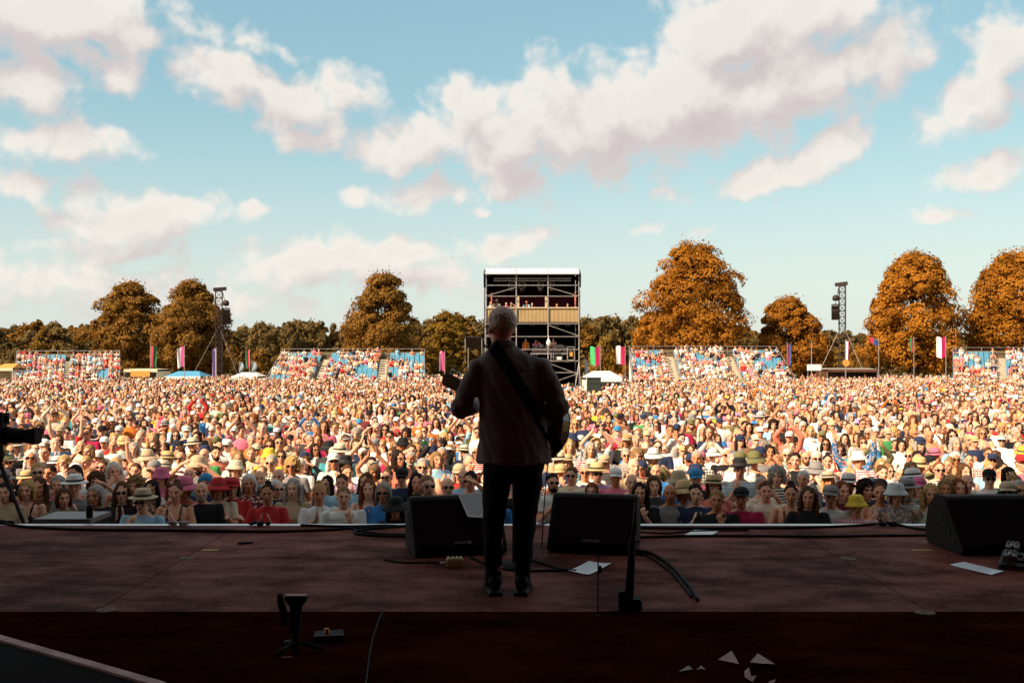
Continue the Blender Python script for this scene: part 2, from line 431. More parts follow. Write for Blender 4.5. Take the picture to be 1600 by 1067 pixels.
# riser whose metal edge crosses the corner of the view
A = Vector((-1.235, 3.555, 2.06)); e1 = Vector((-.895, .61, 0)).normalized(); e2 = Vector((-.61, -.895, 0)).normalized()
rz_ = Matrix((e1, e2, Vector((0, 0, 1)))).transposed()
riser = thing('drum_riser', 'black topped riser with a worn pale metal edge at the stage back', 'riser', A - Vector((0, 0, .30)))
def rloc(u, v, z): return rz_ @ Vector((u, v, z))
b = MB().box(rloc(1.5, .98, .13), (3.0, 1.9, .26), rz_); b.build('riser_frame', MT['darkcloth'], riser)
b = MB().box(rloc(1.5, 1.0, .279), (2.9, 1.9, .03), rz_); b.build('carpet_top', MT['darkcloth'], riser)
MT['trim'] = mat('scuffed_pink_grey_metal', (.42, .27, .24), .7, .0, var=.3, vscale=12, spec=.1)
b = MB().box(rloc(1.5, .02, .282), (3.0, .05, .04), rz_); b.build('edge_strip', MT['trim'], riser, bevel=.004)
b = MB().box(rloc(.025, 1.02, .2815), (.05, 1.94, .04), rz_); b.build('edge_strip', MT['trim'], riser, bevel=.004)

# ------------------------------------------------------------------ trees
def leaf_mat(name, c1, c2, tr=.32):
    m = bpy.data.materials.new(name); m.use_nodes = True
    nt = m.node_tree; bs = nt.nodes['Principled BSDF']; out = nt.nodes['Material Output']
    at = nt.nodes.new('ShaderNodeAttribute'); at.attribute_name = 'tint'
    oi = nt.nodes.new('ShaderNodeObjectInfo')
    ad = nt.nodes.new('ShaderNodeMath'); ad.operation = 'MULTIPLY_ADD'; ad.inputs[1].default_value = .35
    nt.links.new(oi.outputs['Random'], ad.inputs[0])
    sc_ = nt.nodes.new('ShaderNodeMath'); sc_.operation = 'MULTIPLY'; sc_.inputs[1].default_value = .75
    nt.links.new(at.outputs['Fac'], sc_.inputs[0]); nt.links.new(sc_.outputs[0], ad.inputs[2])
    mx = nt.nodes.new('ShaderNodeMix'); mx.data_type = 'RGBA'
    nt.links.new(ad.outputs[0], mx.inputs[0]); mx.inputs[6].default_value = (*c1, 1); mx.inputs[7].default_value = (*c2, 1)
    nt.links.new(mx.outputs[2], bs.inputs['Base Color'])
    bs.inputs['Roughness'].default_value = .75; bs.inputs['Specular IOR Level'].default_value = .2
    t = nt.nodes.new('ShaderNodeBsdfTranslucent'); nt.links.new(mx.outputs[2], t.inputs[0])
    ms = nt.nodes.new('ShaderNodeMixShader'); ms.inputs[0].default_value = tr
    nt.links.new(bs.outputs[0], ms.inputs[1]); nt.links.new(t.outputs[0], ms.inputs[2]); nt.links.new(ms.outputs[0], out.inputs[0])
    return m
MT['leafo'] = leaf_mat('rust_orange_foliage', (.20, .073, .006), (.47, .188, .016))
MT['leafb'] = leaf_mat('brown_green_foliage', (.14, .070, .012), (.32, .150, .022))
MT['leafd'] = leaf_mat('dark_olive_foliage', (.115, .078, .026), (.23, .145, .045))
MT['leafg'] = leaf_mat('golden_green_foliage', (.14, .085, .010), (.32, .17, .02))
MT['bark'] = mat('grey_brown_bark', (.07, .045, .03), .9, var=.3, vscale=3)

def crown_mesh(rng, R, H, nl, per, leaf, profile='dome', aspect=1.0):
    C = []
    for i in range(nl):
        h = rng.random() ** .85
        if profile == 'dome':
            t_ = max(0, (h - .24) / .78); pr = (.30 * (1 - t_ ** 1.6) + .70 * math.sqrt(max(.01, 1 - t_ * t_))) if h > .24 else .80 + .20 * h / .24
        elif profile == 'cone':
            pr = max(.06, (1 - h) ** .8)
        elif profile == 'scots':
            pr = .25 + .75 * max(0, math.sin(math.pi * min(1, max(0, (h - .15) / .9)))) if h > .2 else .2
        a = rng.random() * 2 * math.pi
        wob = 1 + .16 * math.sin(2 * a + nl) + .10 * math.sin(5 * a + h * 6)
        rr = R * pr * (0.86 * math.sqrt(rng.random() * .72 + .28)) * wob
        s = R * rng.choice([.11, .15, .20, .27]) * rng.uniform(.85, 1.15) * (.75 + .4 * pr)
        C.append((rr * math.cos(a), rr * math.sin(a) * aspect, h * (H - s * .8) + s * .35, s))
    C = np.array(C)
    n = nl * per
    idx = np.repeat(np.arange(nl), per)
    tf = max(6, per // 13)                            # leaves gather in tufts at the ends of twigs
    td = rng.normal(size=(nl * tf, 3)); td /= np.linalg.norm(td, axis=1)[:, None]
    ti = idx * tf + rng.integers(0, tf, n)
    d = td[ti] + rng.normal(size=(n, 3)) * .17; d /= np.linalg.norm(d, axis=1)[:, None]
    tr_ = rng.normal(size=nl * tf) * .12; tn_ = rng.normal(size=(nl * tf, 3)) * .38; tt_ = rng.random(nl * tf)
    cen = C[idx, :3]; sz = C[idx, 3]
    outw = cen - np.array([0, 0, H * .35]); outw /= np.linalg.norm(outw, axis=1)[:, None] + 1e-6
    outw[:, 2] += .25; flip = (np.sum(d * outw, axis=1) < -.2); d[flip] *= -1
    rad = sz * (1.0 + tr_[ti] + rng.normal(size=n) * .06) * np.array([1.05, 1.05, .78])[None, :].repeat(n, 0).T
    pos = cen + d * rad.T
    nf = n // 4                                       # inner foliage, so that clefts show leaves and not sky
    fi = rng.choice(n, nf, False); q_ = rng.random(nf)
    ax_ = np.stack([np.zeros(nf), np.zeros(nf), pos[fi, 2]], 1)
    pos[fi] = ax_ + (pos[fi] - ax_) * (.35 + .5 * np.sqrt(q_))[:, None] + rng.normal(size=(nf, 3)) * R * .07
    nor = d * 1.1 + tn_[ti] + rng.normal(size=(n, 3)) * .13 + np.array([0, 0, .25]); nor /= np.linalg.norm(nor, axis=1)[:, None]
    ref = rng.normal(size=(n, 3)); u = np.cross(nor, ref); u /= np.linalg.norm(u, axis=1)[:, None]; v = np.cross(nor, u)
    ls = (leaf * rng.uniform(.6, 1.35, n))[:, None]
    bend = nor * ls * .25
    V = np.stack([pos - u * ls * .5 - bend, pos - v * ls * .34, pos + u * ls * .55 - bend, pos + v * ls * .34], 1).reshape(-1, 3)
    me = bpy.data.meshes.new('crown')
    me.vertices.add(n * 4); me.vertices.foreach_set('co', V.ravel().astype(np.float32))
    me.loops.add(n * 4); me.loops.foreach_set('vertex_index', np.arange(n * 4, dtype=np.int32))
    me.polygons.add(n); me.polygons.foreach_set('loop_start', np.arange(0, n * 4, 4, dtype=np.int32))
    at = me.attributes.new('tint', 'FLOAT', 'POINT')
    lt = rng.random(nl)
    t = np.clip(.40 * lt[idx] + .42 * tt_[ti] + .18 * rng.random(n), 0, 1)
    at.data.foreach_set('value', np.repeat(t, 4).astype(np.float32))
    me.update(calc_edges=True)
    return me, C
def trunk_mesh(C, H0, R, rng, nb=9):
    m = MB()
    m.tube([(0, 0, -.2), (0, 0, .6), (.1, .05, H0), (.15, .1, H0 + (C[:, 2].max()) * .6)], [R * .11, R * .075, R * .06, R * .02], 10)
    for i in rng.choice(len(C), min(nb, len(C)), False):
        c = C[i]; p0 = Vector((.1, .05, H0 + .2 * c[2])); p1 = Vector((c[0], c[1], c[2] + H0))
        m.tube([p0, p0.lerp(p1, .5) + Vector((0, 0, .3)), p1], [R * .035, R * .022, R * .008], 6)
    return m.mesh('trunk', True)
def tree(name, label, px, top, base_D, wpx, rng, leafm, nl, per, leaf, clear=1.6, profile='dome', group=None):
    R = wpx / 2 / F * base_D; H = CAMZ + (567 - top) / F * base_D
    t = thing(name, label, 'tree', ((px - 800) / F * base_D, base_D, 0), 0, group)
    cm, C = crown_mesh(rng, R, H - clear, nl, per, leaf, profile)
    c = obj('crown', cm, leafm, t); c.location = (0, 0, clear)
    obj('trunk', trunk_mesh(C, clear, R, rng), MT['bark'], t)
    return t
rg = np.random.default_rng
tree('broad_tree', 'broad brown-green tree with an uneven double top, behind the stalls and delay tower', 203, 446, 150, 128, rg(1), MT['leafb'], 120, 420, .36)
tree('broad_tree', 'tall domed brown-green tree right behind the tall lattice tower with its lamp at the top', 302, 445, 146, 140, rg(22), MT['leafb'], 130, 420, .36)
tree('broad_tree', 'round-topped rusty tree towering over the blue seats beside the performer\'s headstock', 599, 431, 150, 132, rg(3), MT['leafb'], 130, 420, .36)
tree('broad_tree', 'smaller golden tree between the rusty round tree and the mixing tower', 698, 490, 165, 76, rg(4), MT['leafg'], 70, 370, .36)
tree('broad_tree', 'tallest orange tree, a huge dome above the grandstand with two stairways', 1082, 384, 145, 168, rg(50), MT['leafo'], 165, 420, .36)
tree('broad_tree', 'small round orange tree between the tallest orange tree and the slim delay tower', 1233, 469, 152, 112, rg(6), MT['leafo'], 90, 396, .36)
tree('broad_tree', 'large orange tree behind the red and white flag and the green flag', 1428, 398, 143, 158, rg(7), MT['leafo'], 150, 420, .36)
tree('broad_tree', 'large orange tree cut by the picture edge, behind the farthest grandstand', 1582, 398, 147, 165, rg(8), MT['leafo'], 150, 420, .36)
# bushes at the field edge
def where(px):
    for lim, w in ((25, 'beyond the orange-roofed stall'), (75, 'behind the first grandstand, near its outer end'), (140, 'behind the first grandstand stairway'), (215, 'behind the double-topped tree'), (330, 'behind the domed tree'), (420, 'between the domed tree and the second grandstand'),
                   (480, 'over the slanting end of the second grandstand'), (535, 'close by the rusty round tree'), (660, 'behind the rusty round tree'), (755, 'behind the golden tree'), (908, 'behind the mixing tower'), (950, 'over the green and crimson flag'),
                   (1000, 'over the white and red flag'), (1165, 'behind the tallest orange tree'), (1200, 'beside the small round tree'), (1295, 'behind the small round tree'), (1350, 'behind the slim delay tower'), (1505, 'behind the flags and large orange tree')):
        if px < lim: return w
    return 'behind the farthest grandstand'
bush_l = [(62, 540, 60, 'leafg'), (110, 549, 90, 'leafd'), (405, 552, 80, 'leafb'), (445, 545, 50, 'leafg'), (700, 545, 90, 'leafg'), (945, 535, 60, 'leafg'), (968, 560, 40, 'leafo'), (1006, 510, 55, 'leafo'), (1285, 530, 52, 'leafo'), (1320, 545, 70, 'leafg'), (1340, 548, 50, 'leafb'), (1180, 545, 60, 'leafd'), (20, 550, 70, 'leafd'), (360, 545, 60, 'leafb'), (1270, 548, 50, 'leafb')]
lab_b = {'leafg': 'golden green bush at the edge of the far wood', 'leafd': 'dark olive bush at the edge of the far wood', 'leafb': 'brownish bush at the edge of the far wood', 'leafo': 'orange bush at the edge of the far wood'}
bush_proto = None
for i, (px, top, w, lm) in enumerate(bush_l):
    D = 152 + (i * 7) % 16
    R = w / 2 / F * D; H = CAMZ + (567 - top) / F * D
    t = thing('bush', lab_b[lm].replace(' at the edge of the far wood', ' ' + where(px)), 'bush', ((px - 800) / F * D, D, 0), i * 1.3, 'bushes along the field edge')
    if bush_proto is None: bush_proto = crown_mesh(rg(30), 1.0, 1.0, 26, 90, .11)[0]
    me = bush_proto.copy()
    c = obj('foliage', me, MT[lm], t); c.scale = (R, R, H)
# the wood behind
fp = []
for i in range(6):
    prof = ('dome', 'dome', 'dome', 'dome', 'scots', 'cone')[i]
    cm, C = crown_mesh(rg(60 + i), 4.2, 9.5, 50, 100, .66, prof)
    cm.materials.append(MT['leafd'] if i != 3 else MT['leafb'])
    tm = trunk_mesh(C, 1.5, 4.2, rg(70 + i), 3); tm.materials.append(MT['bark'])
    fp.append((cm, tm))
def top_profile(px):
    xs = [-120, 0, 60, 140, 200, 360, 420, 480, 530, 660, 720, 760, 910, 950, 990, 1160, 1200, 1290, 1340, 1400, 1720]
    yt = [505, 508, 503, 510, 515, 512, 506, 502, 508, 500, 497, 505, 500, 497, 503, 512, 520, 510, 520, 520, 515]
    return np.interp(px, xs, yt)
for layer, D0, step in ((0, 205, 21), (1, 235, 21)):
    px = -50 + layer * 13
    while px < 1655:
        pine = 380 < px < 545 or 905 < px < 1000
        i = RND.choice([4, 4, 5, 0, 1]) if pine and RND.random() < .8 else RND.choice([0, 1, 2, 3, 0, 1, 2])
        D = D0 + RND.uniform(-8, 8)
        H = (CAMZ + (567 - top_profile(px)) / F * D) * (RND.uniform(.90, 1.03) if not (pine and i == 4) else RND.uniform(.92, 1.14)) * (1 if layer else .9)
        t = thing('pine_tree' if i >= 4 else 'woodland_tree', ('dark woodland pine' if i >= 4 else 'brown-leaved woodland tree' if i == 3 else 'dark olive woodland tree') + (', front rank, ' if layer == 0 else ', rear rank, ') + where(px), 'tree', ((px - 800) / F * D, D, 0), RND.uniform(0, 6.28), 'trees of the distant wood')
        s = H / 11.0
        sx = s * (RND.uniform(.9, 1.25) if i < 4 else RND.uniform(.55, .8))
        t.scale = (sx, sx, s)
        c = obj('crown', fp[i][0], None, t); c.location = (0, 0, 1.5)
        obj('trunk', fp[i][1], None, t)
        px += step * RND.uniform(.7, 1.25)

# ------------------------------------------------------------------ grandstands
MT['stair'] = mat('pale_plywood_steps', (.50, .41, .31), .85, var=.12, vscale=2)
SEATPTS = []      # (x, y, z, facing) of places where somebody sits
def grandstand(label, fl, fr, bl, br, topy, aisles, seed, empt):
    """fl, fr: pixel ends of the front edge; bl, br: of the back edge"""
    Df, Db, n = 96.0, 109.0, 13
    zt = CAMZ - (topy - 567) / F * Db - 1.33
    z0 = .35
    rr = random.Random(seed)
    fx0, fx1 = (fl - 800) / F * Df, (fr - 800) / F * Df
    bx0, bx1 = (bl - 800) / F * Db, (br - 800) / F * Db
    cx = (fx0 + fx1) / 2
    t = thing('grandstand', label, 'grandstand', (cx, Df, 0))
    def pt(u, k, z):
        q = k / n
        return Vector(((fx0 + (bx0 - fx0) * q) * (1 - u) + (fx1 + (bx1 - fx1) * q) * u - cx, (Db - Df) * q, z))
    zr = lambda k: z0 + (zt - z0) * k / (n - 1)
    ter = MB()
    for k_ in range(n):
        z = zr(k_)
        zp = 0 if k_ == 0 else zr(k_ - 1)
        ter.quad(pt(0, k_, zp), pt(1, k_, zp), pt(1, k_, z), pt(0, k_, z))
        ter.quad(pt(0, k_, z), pt(1, k_, z), pt(1, k_ + 1, z), pt(0, k_ + 1, z))
    ter.build('terrace', MT['concrete'], t)
    sp = MB()
    for u in (0, 1):
        sp.add([pt(u, 0, 0), pt(u, n, 0), pt(u, n, zr(n - 1)), pt(u, 0, zr(0))], [(0, 1, 2, 3)])
    sp.build('side_panel', MT['white'], t)
    MB().quad(pt(0, n, 0), pt(1, n, 0), pt(1, n, zr(n - 1) + 1.0), pt(0, n, zr(n - 1) + 1.0)).build('back_panel', MT['net'], t)
    seats = MB()
    width = fx1 - fx0; ns = int(width / .52)
    for k_ in range(n):
        z = zr(k_)
        for j in range(ns):
            u = (j + .5) / ns
            if any(abs(u - a) * width < .48 for a in aisles): continue
            p = pt(u, k_ + .55, z)
            seats.box(p + Vector((0, -.05, .42)), (.45, .40, .05))
            seats.box(p + Vector((0, .17, .66)), (.45, .05, .46))
            e_ = mnoise.noise(Vector((p.x * .22 + seed * 3.1, k_ * .33, seed))) * .8 + empt(u, k_ / n) * .9
            if rr.random() < max(.04, min(.97, .93 - 1.6 * max(0, e_ - .02) * 1.7)):
                SEATPTS.append((p.x + cx, p.y + Df - .05, z - .38 + rr.uniform(-.04, .06)))
    seats.build('seat_rows', MT['seat'], t, kind='stuff')
    for a in aisles:
        st = MB()
        for k_ in range(2 * n):
            z = z0 + (zt - z0) * k_ / (2 * n - 2)
            st.box(pt(a, k_ / 2 + .25, z - .12), (.85, .52, .30))
        st.build('stair_flight', MT['stair'], t)
    zb = zr(n - 1)
    nb = max(5, int(width / 2.6))
    for j in range(nb + 1):
        p = pt(j / nb, n, zb)
        MB().bar(p - Vector((0, .06, .0)), p + Vector((0, -.06, 1.35)), .06).build('rail_post', MT['steel'], t)
    for h in (.7, 1.33):
        MB().bar(pt(0, n, zb + h) - Vector((0, .07, 0)), pt(1, n, zb + h) - Vector((0, .07, 0)), .05).build('rail', MT['steel'], t)
    for u in (0, 1):
        MB().bar(pt(u, 0, z0 + 1.0), pt(u, n, zb + 1.3), .05).build('side_rail', MT['steel'], t)
        for k_ in (0, 4, 8):
            p = pt(u, k_, zr(k_)); MB().bar(p, p + Vector((0, 0, 1.05)), .05).build('rail_post', MT['steel'], t)
    return t
grandstand('crowded blue-seated grandstand with one stairway, in front of the brown double-topped tree', 20, 187, 27, 187, 548, (.5,), 1, lambda u, q: -.12)
grandstand('crowded blue-seated grandstand below the rusty round tree, slanting edge beside feather banners', 412, 664, 442, 663, 545, (.32, .72), 2, lambda u, q: .0 + .06 * q + (.16 if u > .8 else 0))
grandstand('wide grandstand with two stairways and bare blue seats, below the tallest orange tree', 990, 1246, 983, 1213, 541, (.27, .67), 3, lambda u, q: (.36 if u < .2 and q > .2 else 0) + (.26 if u > .76 and q > .35 else -.12))
grandstand('sunlit grandstand with a block of bare blue seats beside the red and white flag', 1490, 1720, 1489, 1710, 543, (.34,), 4, lambda u, q: (.42 if .08 < u < .25 and q > .45 else -.05))

# ------------------------------------------------------------------ mixing tower
TD = 74.0
tw = thing('mixing_tower', 'tall three-bay scaffold mixing tower with tan parapet and white roof', 'tower', (P(832, 600, TD).x, TD, 0))
x4 = [-3.5, -1.2, 1.16, 3.46]
Zt = lambda py: CAMZ + (567 - py) / F * TD
DEP = 5.0
def tp(name, mb, m, **k_): return mb.build(name, m, tw, **k_)
for y in (0, DEP):
    for x in x4:
        tp('scaffold_pole', MB().tube([(x, y, 0), (x, y, Zt(421 if y == 0 else 418))], .045, 8), MT['steel'])
for py in (446, 463, 506, 526, 546, 564, 582):
    for a, b_ in zip(x4[:-1], x4[1:]):
        tp('ledger', MB().tube([(a, -.06, Zt(py)), (b_, -.06, Zt(py))], .035, 6), MT['steel'])
for a, b_, p0, p1 in ((x4[0], x4[1], 463, 449), (x4[2], x4[3], 449, 463), (x4[2], x4[3], 508, 525), (x4[2], x4[3], 567, 585), (x4[0], x4[1], 525, 508), (x4[1], x4[2], 585, 567), (x4[2], x4[3], 600, 583), (x4[0], x4[1], 567, 590)):
    tp('brace', MB().tube([(a, -.10, Zt(p0)), (b_, -.10, Zt(p1))], .03, 6), MT['steel'])
for dx, s_ in ((3.62, 1), (3.3, -1)):
    tp('brace', MB().tube([(3.46 + .0, -.12, Zt(565)), (dx - .35 if s_ < 0 else dx, -.25, 0)], .035, 6), MT['steel'])
# roof: pale membrane rising to the back in three sheets, dark cheeks below
for a, b_ in zip(x4[:-1], x4[1:]):
    sh = MB(); za, zb_ = Zt(428.5), Zt(417.5)
    sh.add([(a + .02, -.35, za), (b_ - .02, -.35, za), (b_ - .02, 1.1, zb_), (a + .02, 1.1, zb_), (b_ - .02, DEP + .3, zb_ + .05), (a + .02, DEP + .3, zb_ + .05),
            (a + .02, -.35, za - .07), (b_ - .02, -.35, za - .07), (b_ - .02, 1.1, zb_ - .07), (a + .02, 1.1, zb_ - .07), (b_ - .02, DEP + .3, zb_ - .02), (a + .02, DEP + .3, zb_ - .02)],
           [(0, 1, 2, 3), (3, 2, 4, 5), (6, 9, 8, 7), (9, 11, 10, 8), (0, 6, 7, 1), (1, 7, 8, 2), (0, 3, 9, 6), (5, 4, 10, 11), (2, 8, 10, 4), (3, 5, 11, 9)])
    tp('roof_sheet', sh, MT['roofw'])
tp('roof_gutter', MB().box((-.02, -.36, Zt(429.5)), (7.06, .08, .09)), MT['dsteel'])
for sx, xx in ((-1, x4[0] - .10), (1, x4[3] + .10)):
    ch = MB().prism([(-.3, Zt(429)), (1.1, Zt(419)), (DEP, Zt(419)), (DEP, Zt(452)), (-.2, Zt(448))], .06, Matrix(((0, 0, 1, xx - .03), (1, 0, 0, 0), (0, 1, 0, 0), (0, 0, 0, 1))))
    tp('side_cheek', ch, MT['darkcloth'])
    tp('side_drape', MB().box((xx, DEP / 2 + .2, (Zt(452) + 0) / 2), (.04, DEP - .5, Zt(452) - .02)), MT['darkcloth'])
tp('back_drape', MB().box((-.02, DEP - .1, Zt(418) / 2), (6.9, .05, Zt(418) - .1)), MT['darkcloth'])
tp('ceiling_drape', MB().box((-.02, DEP / 2 + .4, Zt(431)), (6.9, DEP - .5, .05)), MT['darkcloth'])
for a, b_ in zip(x4[:-1], x4[1:]):                          # parapet of ribbed cladding
    w = b_ - a - .12; cx = (a + b_) / 2; n = 22
    pr = [(cx - w / 2 + w * i / (2 * n), (.025 if i % 2 else -.025)) for i in range(2 * n + 1)]
    mb = MB(); zl, zh = Zt(503), Zt(482)
    for (xa, ya), (xb, yb) in zip(pr[:-1], pr[1:]): mb.quad((xa, .1 + ya, zl), (xb, .1 + yb, zl), (xb, .1 + yb, zh), (xa, .1 + ya, zh))
    tp('parapet_panel', mb, MT['clad'])
    tp('parapet_cap', MB().box((cx, .08, Zt(480.8)), (w, .16, .09)), MT['clad2'])
    tp('floor_beam', MB().box((cx, .08, Zt(504.5)), (w, .14, .12)), MT['dsteel'])
    cu = MB(); n = 16
    pr = [(cx - w / 2 + w * i / (2 * n), (.07 if i % 2 else -.07)) for i in range(2 * n + 1)]
    for (xa, ya), (xb, yb) in zip(pr[:-1], pr[1:]): cu.quad((xa, 2.6 + ya, Zt(482)), (xb, 2.6 + yb, Zt(482)), (xb, 2.6 + yb, Zt(459)), (xa, 2.6 + ya, Zt(459)))
    tp('curtain', cu, MT['curtain'])
    tp('deck', MB().box((cx, DEP / 2 + .15, Zt(503)), (w, DEP - .6, .08)), MT['dsteel'])
    tp('deck', MB().box((cx, DEP / 2 + .15, Zt(565)), (w, DEP - .6, .10)), MT['dsteel'])
for x in (x4[0] + .45, x4[3] - .25): tp('red_upright', MB().box((x, .5, (Zt(482) + Zt(456)) / 2), (.10, .1, Zt(456) - Zt(482))), mat('salmon_paint', (.55, .16, .12), .6))
for x in (x4[1] + .14, x4[2] - .14): tp('gallery_post', MB().box((x, .3, (Zt(482) + Zt(462)) / 2), (.16, .12, Zt(462) - Zt(482))), MT['clad2'])
tr_ = MB()
for z in (Zt(438), Zt(434)): tr_.tube([(-2.9, .5, z), (2.9, .5, z)], .035, 6)
for i in range(14): tr_.bar((-2.9 + i * .414, .5, Zt(438)), (-2.9 + (i + .5) * .414, .5, Zt(434)), .025); tr_.bar((-2.9 + (i + .5) * .414, .5, Zt(434)), (-2.9 + (i + 1) * .414, .5, Zt(438)), .025)
tp('light_truss', tr_, MT['steel'])
for i, px in enumerate((800, 816, 845, 863)):
    lt = thing('stage_light', 'dark yoke-mounted lamp under the mixing tower roof, ' + ('outermost, by the first upright', 'inner one of the first pair', 'inner one of the second pair', 'outermost, by the last bay')[i], 'lamp', (P(px, 440, TD).x, TD + .5, Zt(439)), .3 * i, 'lamps hanging in the mixing tower')
    MB().lathe([(.01, -.75), (.17, -.74), (.20, -.5), (.16, -.34), (.01, -.32)], 14).build('lamp_head', MT['dsteel'], lt, True)
    y = MB(); y.tube([(-.24, 0, -.5), (-.24, 0, -.12), (.24, 0, -.12), (.24, 0, -.5)], .03, 6); y.build('yoke', MT['steel'], lt)
    MB().box((0, 0, -.06), (.26, .2, .14)).build('clamp_box', MT['dsteel'], lt)
MT['screen'] = mat('dark_glass_screen', (.05, .05, .06), .2)
for px, w, lab in ((846, 34, 'mixing desk under the middle bay of the tower'), (876, 24, 'mixing desk beside the framed box in the tower')):
    d = thing('mixing_desk', 'long pale ' + lab, 'desk', (P(px, 560, TD).x, TD + .8, Zt(565) + .05))
    wd = w / F * TD
    MB().box((0, 0, .55), (wd, .7, .1)).build('desk_surface', MT['steel'], d)
    MB().box((0, .2, .75), (wd * .9, .2, .34), Matrix.Rotation(-.4, 3, 'X')).build('meter_bridge', MT['dsteel'], d)
    for sx in (-1, 1): MB().box((sx * wd * .45, 0, .25), (.06, .6, .5)).build('leg', MT['steel'], d)
    for i in range(3): MB().box((wd * (-.3 + .3 * i), .36, 1.05 + .08 * (i % 2)), (.35, .06, .24)).build('monitor', MT['screen'], d)
fr = thing('flight_case', 'upright open equipment case with bright frame and orange glow of wood inside', 'case', (P(892, 560, TD).x, TD - .02, Zt(563)))
fw, fh = 10.5 / F * TD, 21 / F * TD
for sx in (-1, 1): MB().box((sx * fw / 2, .1, fh / 2), (.05, .3, fh)).build('frame_side', MT['steel'], fr)
for z in (.03, fh): MB().box((0, .1, z), (fw + .04, .3, .05)).build('frame_rail', MT['steel'], fr)
MB().box((0, .22, fh / 2), (fw - .1, .05, fh - .1)).build('case_back', MT['darkcloth'], fr)
MB().box((0, .15, fh * .5), (fw * .5, .12, fh * .4)).build('instrument_panel', MT['orange'], fr)
bx_ = thing('equipment_rack', 'low pale-fronted equipment box under the mixing desk', 'rack', (P(874, 560, TD).x, TD + .5, Zt(565) + .05))
MB().box((0, 0, .22), (.6, .5, .4)).build('rack_body', MT['dsteel'], bx_, bevel=.02); MB().box((0, -.27, .2), (.34, .03, .2)).build('front_plate', MT['white'], bx_)
ball = thing('signal_balloon', 'small white teardrop lamp fixed on the tower upright', 'lamp', (P(857, 535, TD).x, TD - .15, Zt(535)))
MB().lathe([(.01, -.28), (.12, -.2), (.17, 0), (.1, .18), (.01, .3)], 14).build('shade', MT['white'], ball, True)
MB().tube([(0, 0, .28), (0, .1, .5)], .02, 6).build('bracket', MT['steel'], ball)

# lookout with dark awning and hop-covered post beside the tower
LD = 66.0
lk = thing('lookout_platform', 'small camera lookout with dark slanted awning and leafy post beside the tower', 'platform', (P(740, 590, LD).x, LD, 0))
zz = lambda py: CAMZ + (567 - py) / F * LD
ww = 30 / F * LD
MB().add([(-.62 * ww / 1.27, -.3, zz(527)), (.60 * ww / 1.27, -.3, zz(528)), (.8 * ww / 1.27, .9, zz(543)), (-.42 * ww / 1.27, .9, zz(543)),
          (-.62 * ww / 1.27, -.3, zz(527) + .06), (.60 * ww / 1.27, -.3, zz(528) + .06), (.8 * ww / 1.27, .9, zz(543) + .06), (-.42 * ww / 1.27, .9, zz(543) + .06)],
         [(0, 1, 2, 3), (4, 7, 6, 5), (0, 4, 5, 1), (1, 5, 6, 2), (2, 6, 7, 3), (3, 7, 4, 0)]).build('awning', MT['dsteel'], lk)
for x, y in ((-.55, -.2), (.55, -.2), (-.4, .9), (.6, .9)): MB().bar((x, y, 0), (x, y, zz(529 if y < 0 else 543)), .05).build('post', MT['steel'], lk)
MB().box((.1, .4, zz(585)), (1.3, 1.2, .1)).build('deck', MT['concrete'], lk)
cm, _ = crown_mesh(rg(91), .28, zz(545) - .3, 30, 40, .13); c = obj('hop_vine', cm, MT['leafg'], lk); c.location = (-.52, -.3, .2)
cm, _ = crown_mesh(rg(92), .2, zz(545) - .6, 18, 30, .12); c = obj('hop_vine', cm, MT['leafg'], lk); c.location = (.58, -.3, .3)

# ------------------------------------------------------------------ delay towers
def lattice_tower(label, px, top, base_D, w, side, spk, lampy):
    H = CAMZ + (567 - top) / F * base_D
    t = thing('delay_tower', label, 'tower', ((px - 800) / F * base_D, base_D, 0), .25 * side)
    m = MB(); a = w / 2; st = w * 1.05; n = int(H / st)
    cr = [(-a, -a), (a, -a), (a, a), (-a, a)]
    for x, y in cr: m.bar((x, y, 0), (x, y, H - .5), .10)
    for i in range(n):
        z0 = i * (H - .5) / n; z1 = (i + 1) * (H - .5) / n
        for j in range(4):
            p, q = cr[j], cr[(j + 1) % 4]
            m.bar((*p, z1), (*q, z1), .07)
            if i % 2: m.bar((*p, z0), (*q, z1), .06)
            else: m.bar((*q, z0), (*p, z1), .06)
    m.build('lattice_mast', MT['dsteel'], t)
    hm = MB(); hm.bar((-1.15 * w if side < 0 else -.85 * w, 0, H - .35), (.85 * w if side < 0 else 1.15 * w, 0, H - .2), .28, .4); hm.build('head_beam', MT['dsteel'], t)
    ox = side * w * 1.15
    zs = CAMZ + (567 - spk[0]) / F * base_D; ze = CAMZ + (567 - spk[1]) / F * base_D
    k_ = 6
    for i in range(k_):
        z = zs + (ze - zs) * (i + .5) / k_
        MB().box((ox, -.75 - .03 * i, z), (.85, .7, abs(ze - zs) / k_ * .92), Matrix.Rotation(.03 * i, 3, 'X')).build('line_speaker', MT['cab'], t, bevel=.03)
    MB().box((ox, -.6, zs + .12), (.8, .9, .1)).build('flying_frame', MT['dsteel'], t)
    MB().tube([(ox, -.6, zs + .1), (side * w * .5, 0, H - .4)], .04, 6).build('hoist_chain', MT['dsteel'], t)
    zl = CAMZ + (567 - lampy) / F * base_D
    lm = MB(); lm.lathe([(.02, -.32), (.32, -.28), (.36, .1), (.2, .32), (.02, .36)], 14); lm.build('flood_lamp', MT['dsteel'], t, True).location = (ox * .95, -.5, zl)
    MB().bar((ox * .95, -.3, zl), (side * a, 0, zl + .3), .07).build('lamp_arm', MT['dsteel'], t)
    for gx, gy in ((-9, -3), (7, -4), (9, 3)):
        MB().tube([(0, 0, H * .62), (gx * .4, gy, 0)], .012, 5).build('guy_wire', MT['steel'], t)
    return t
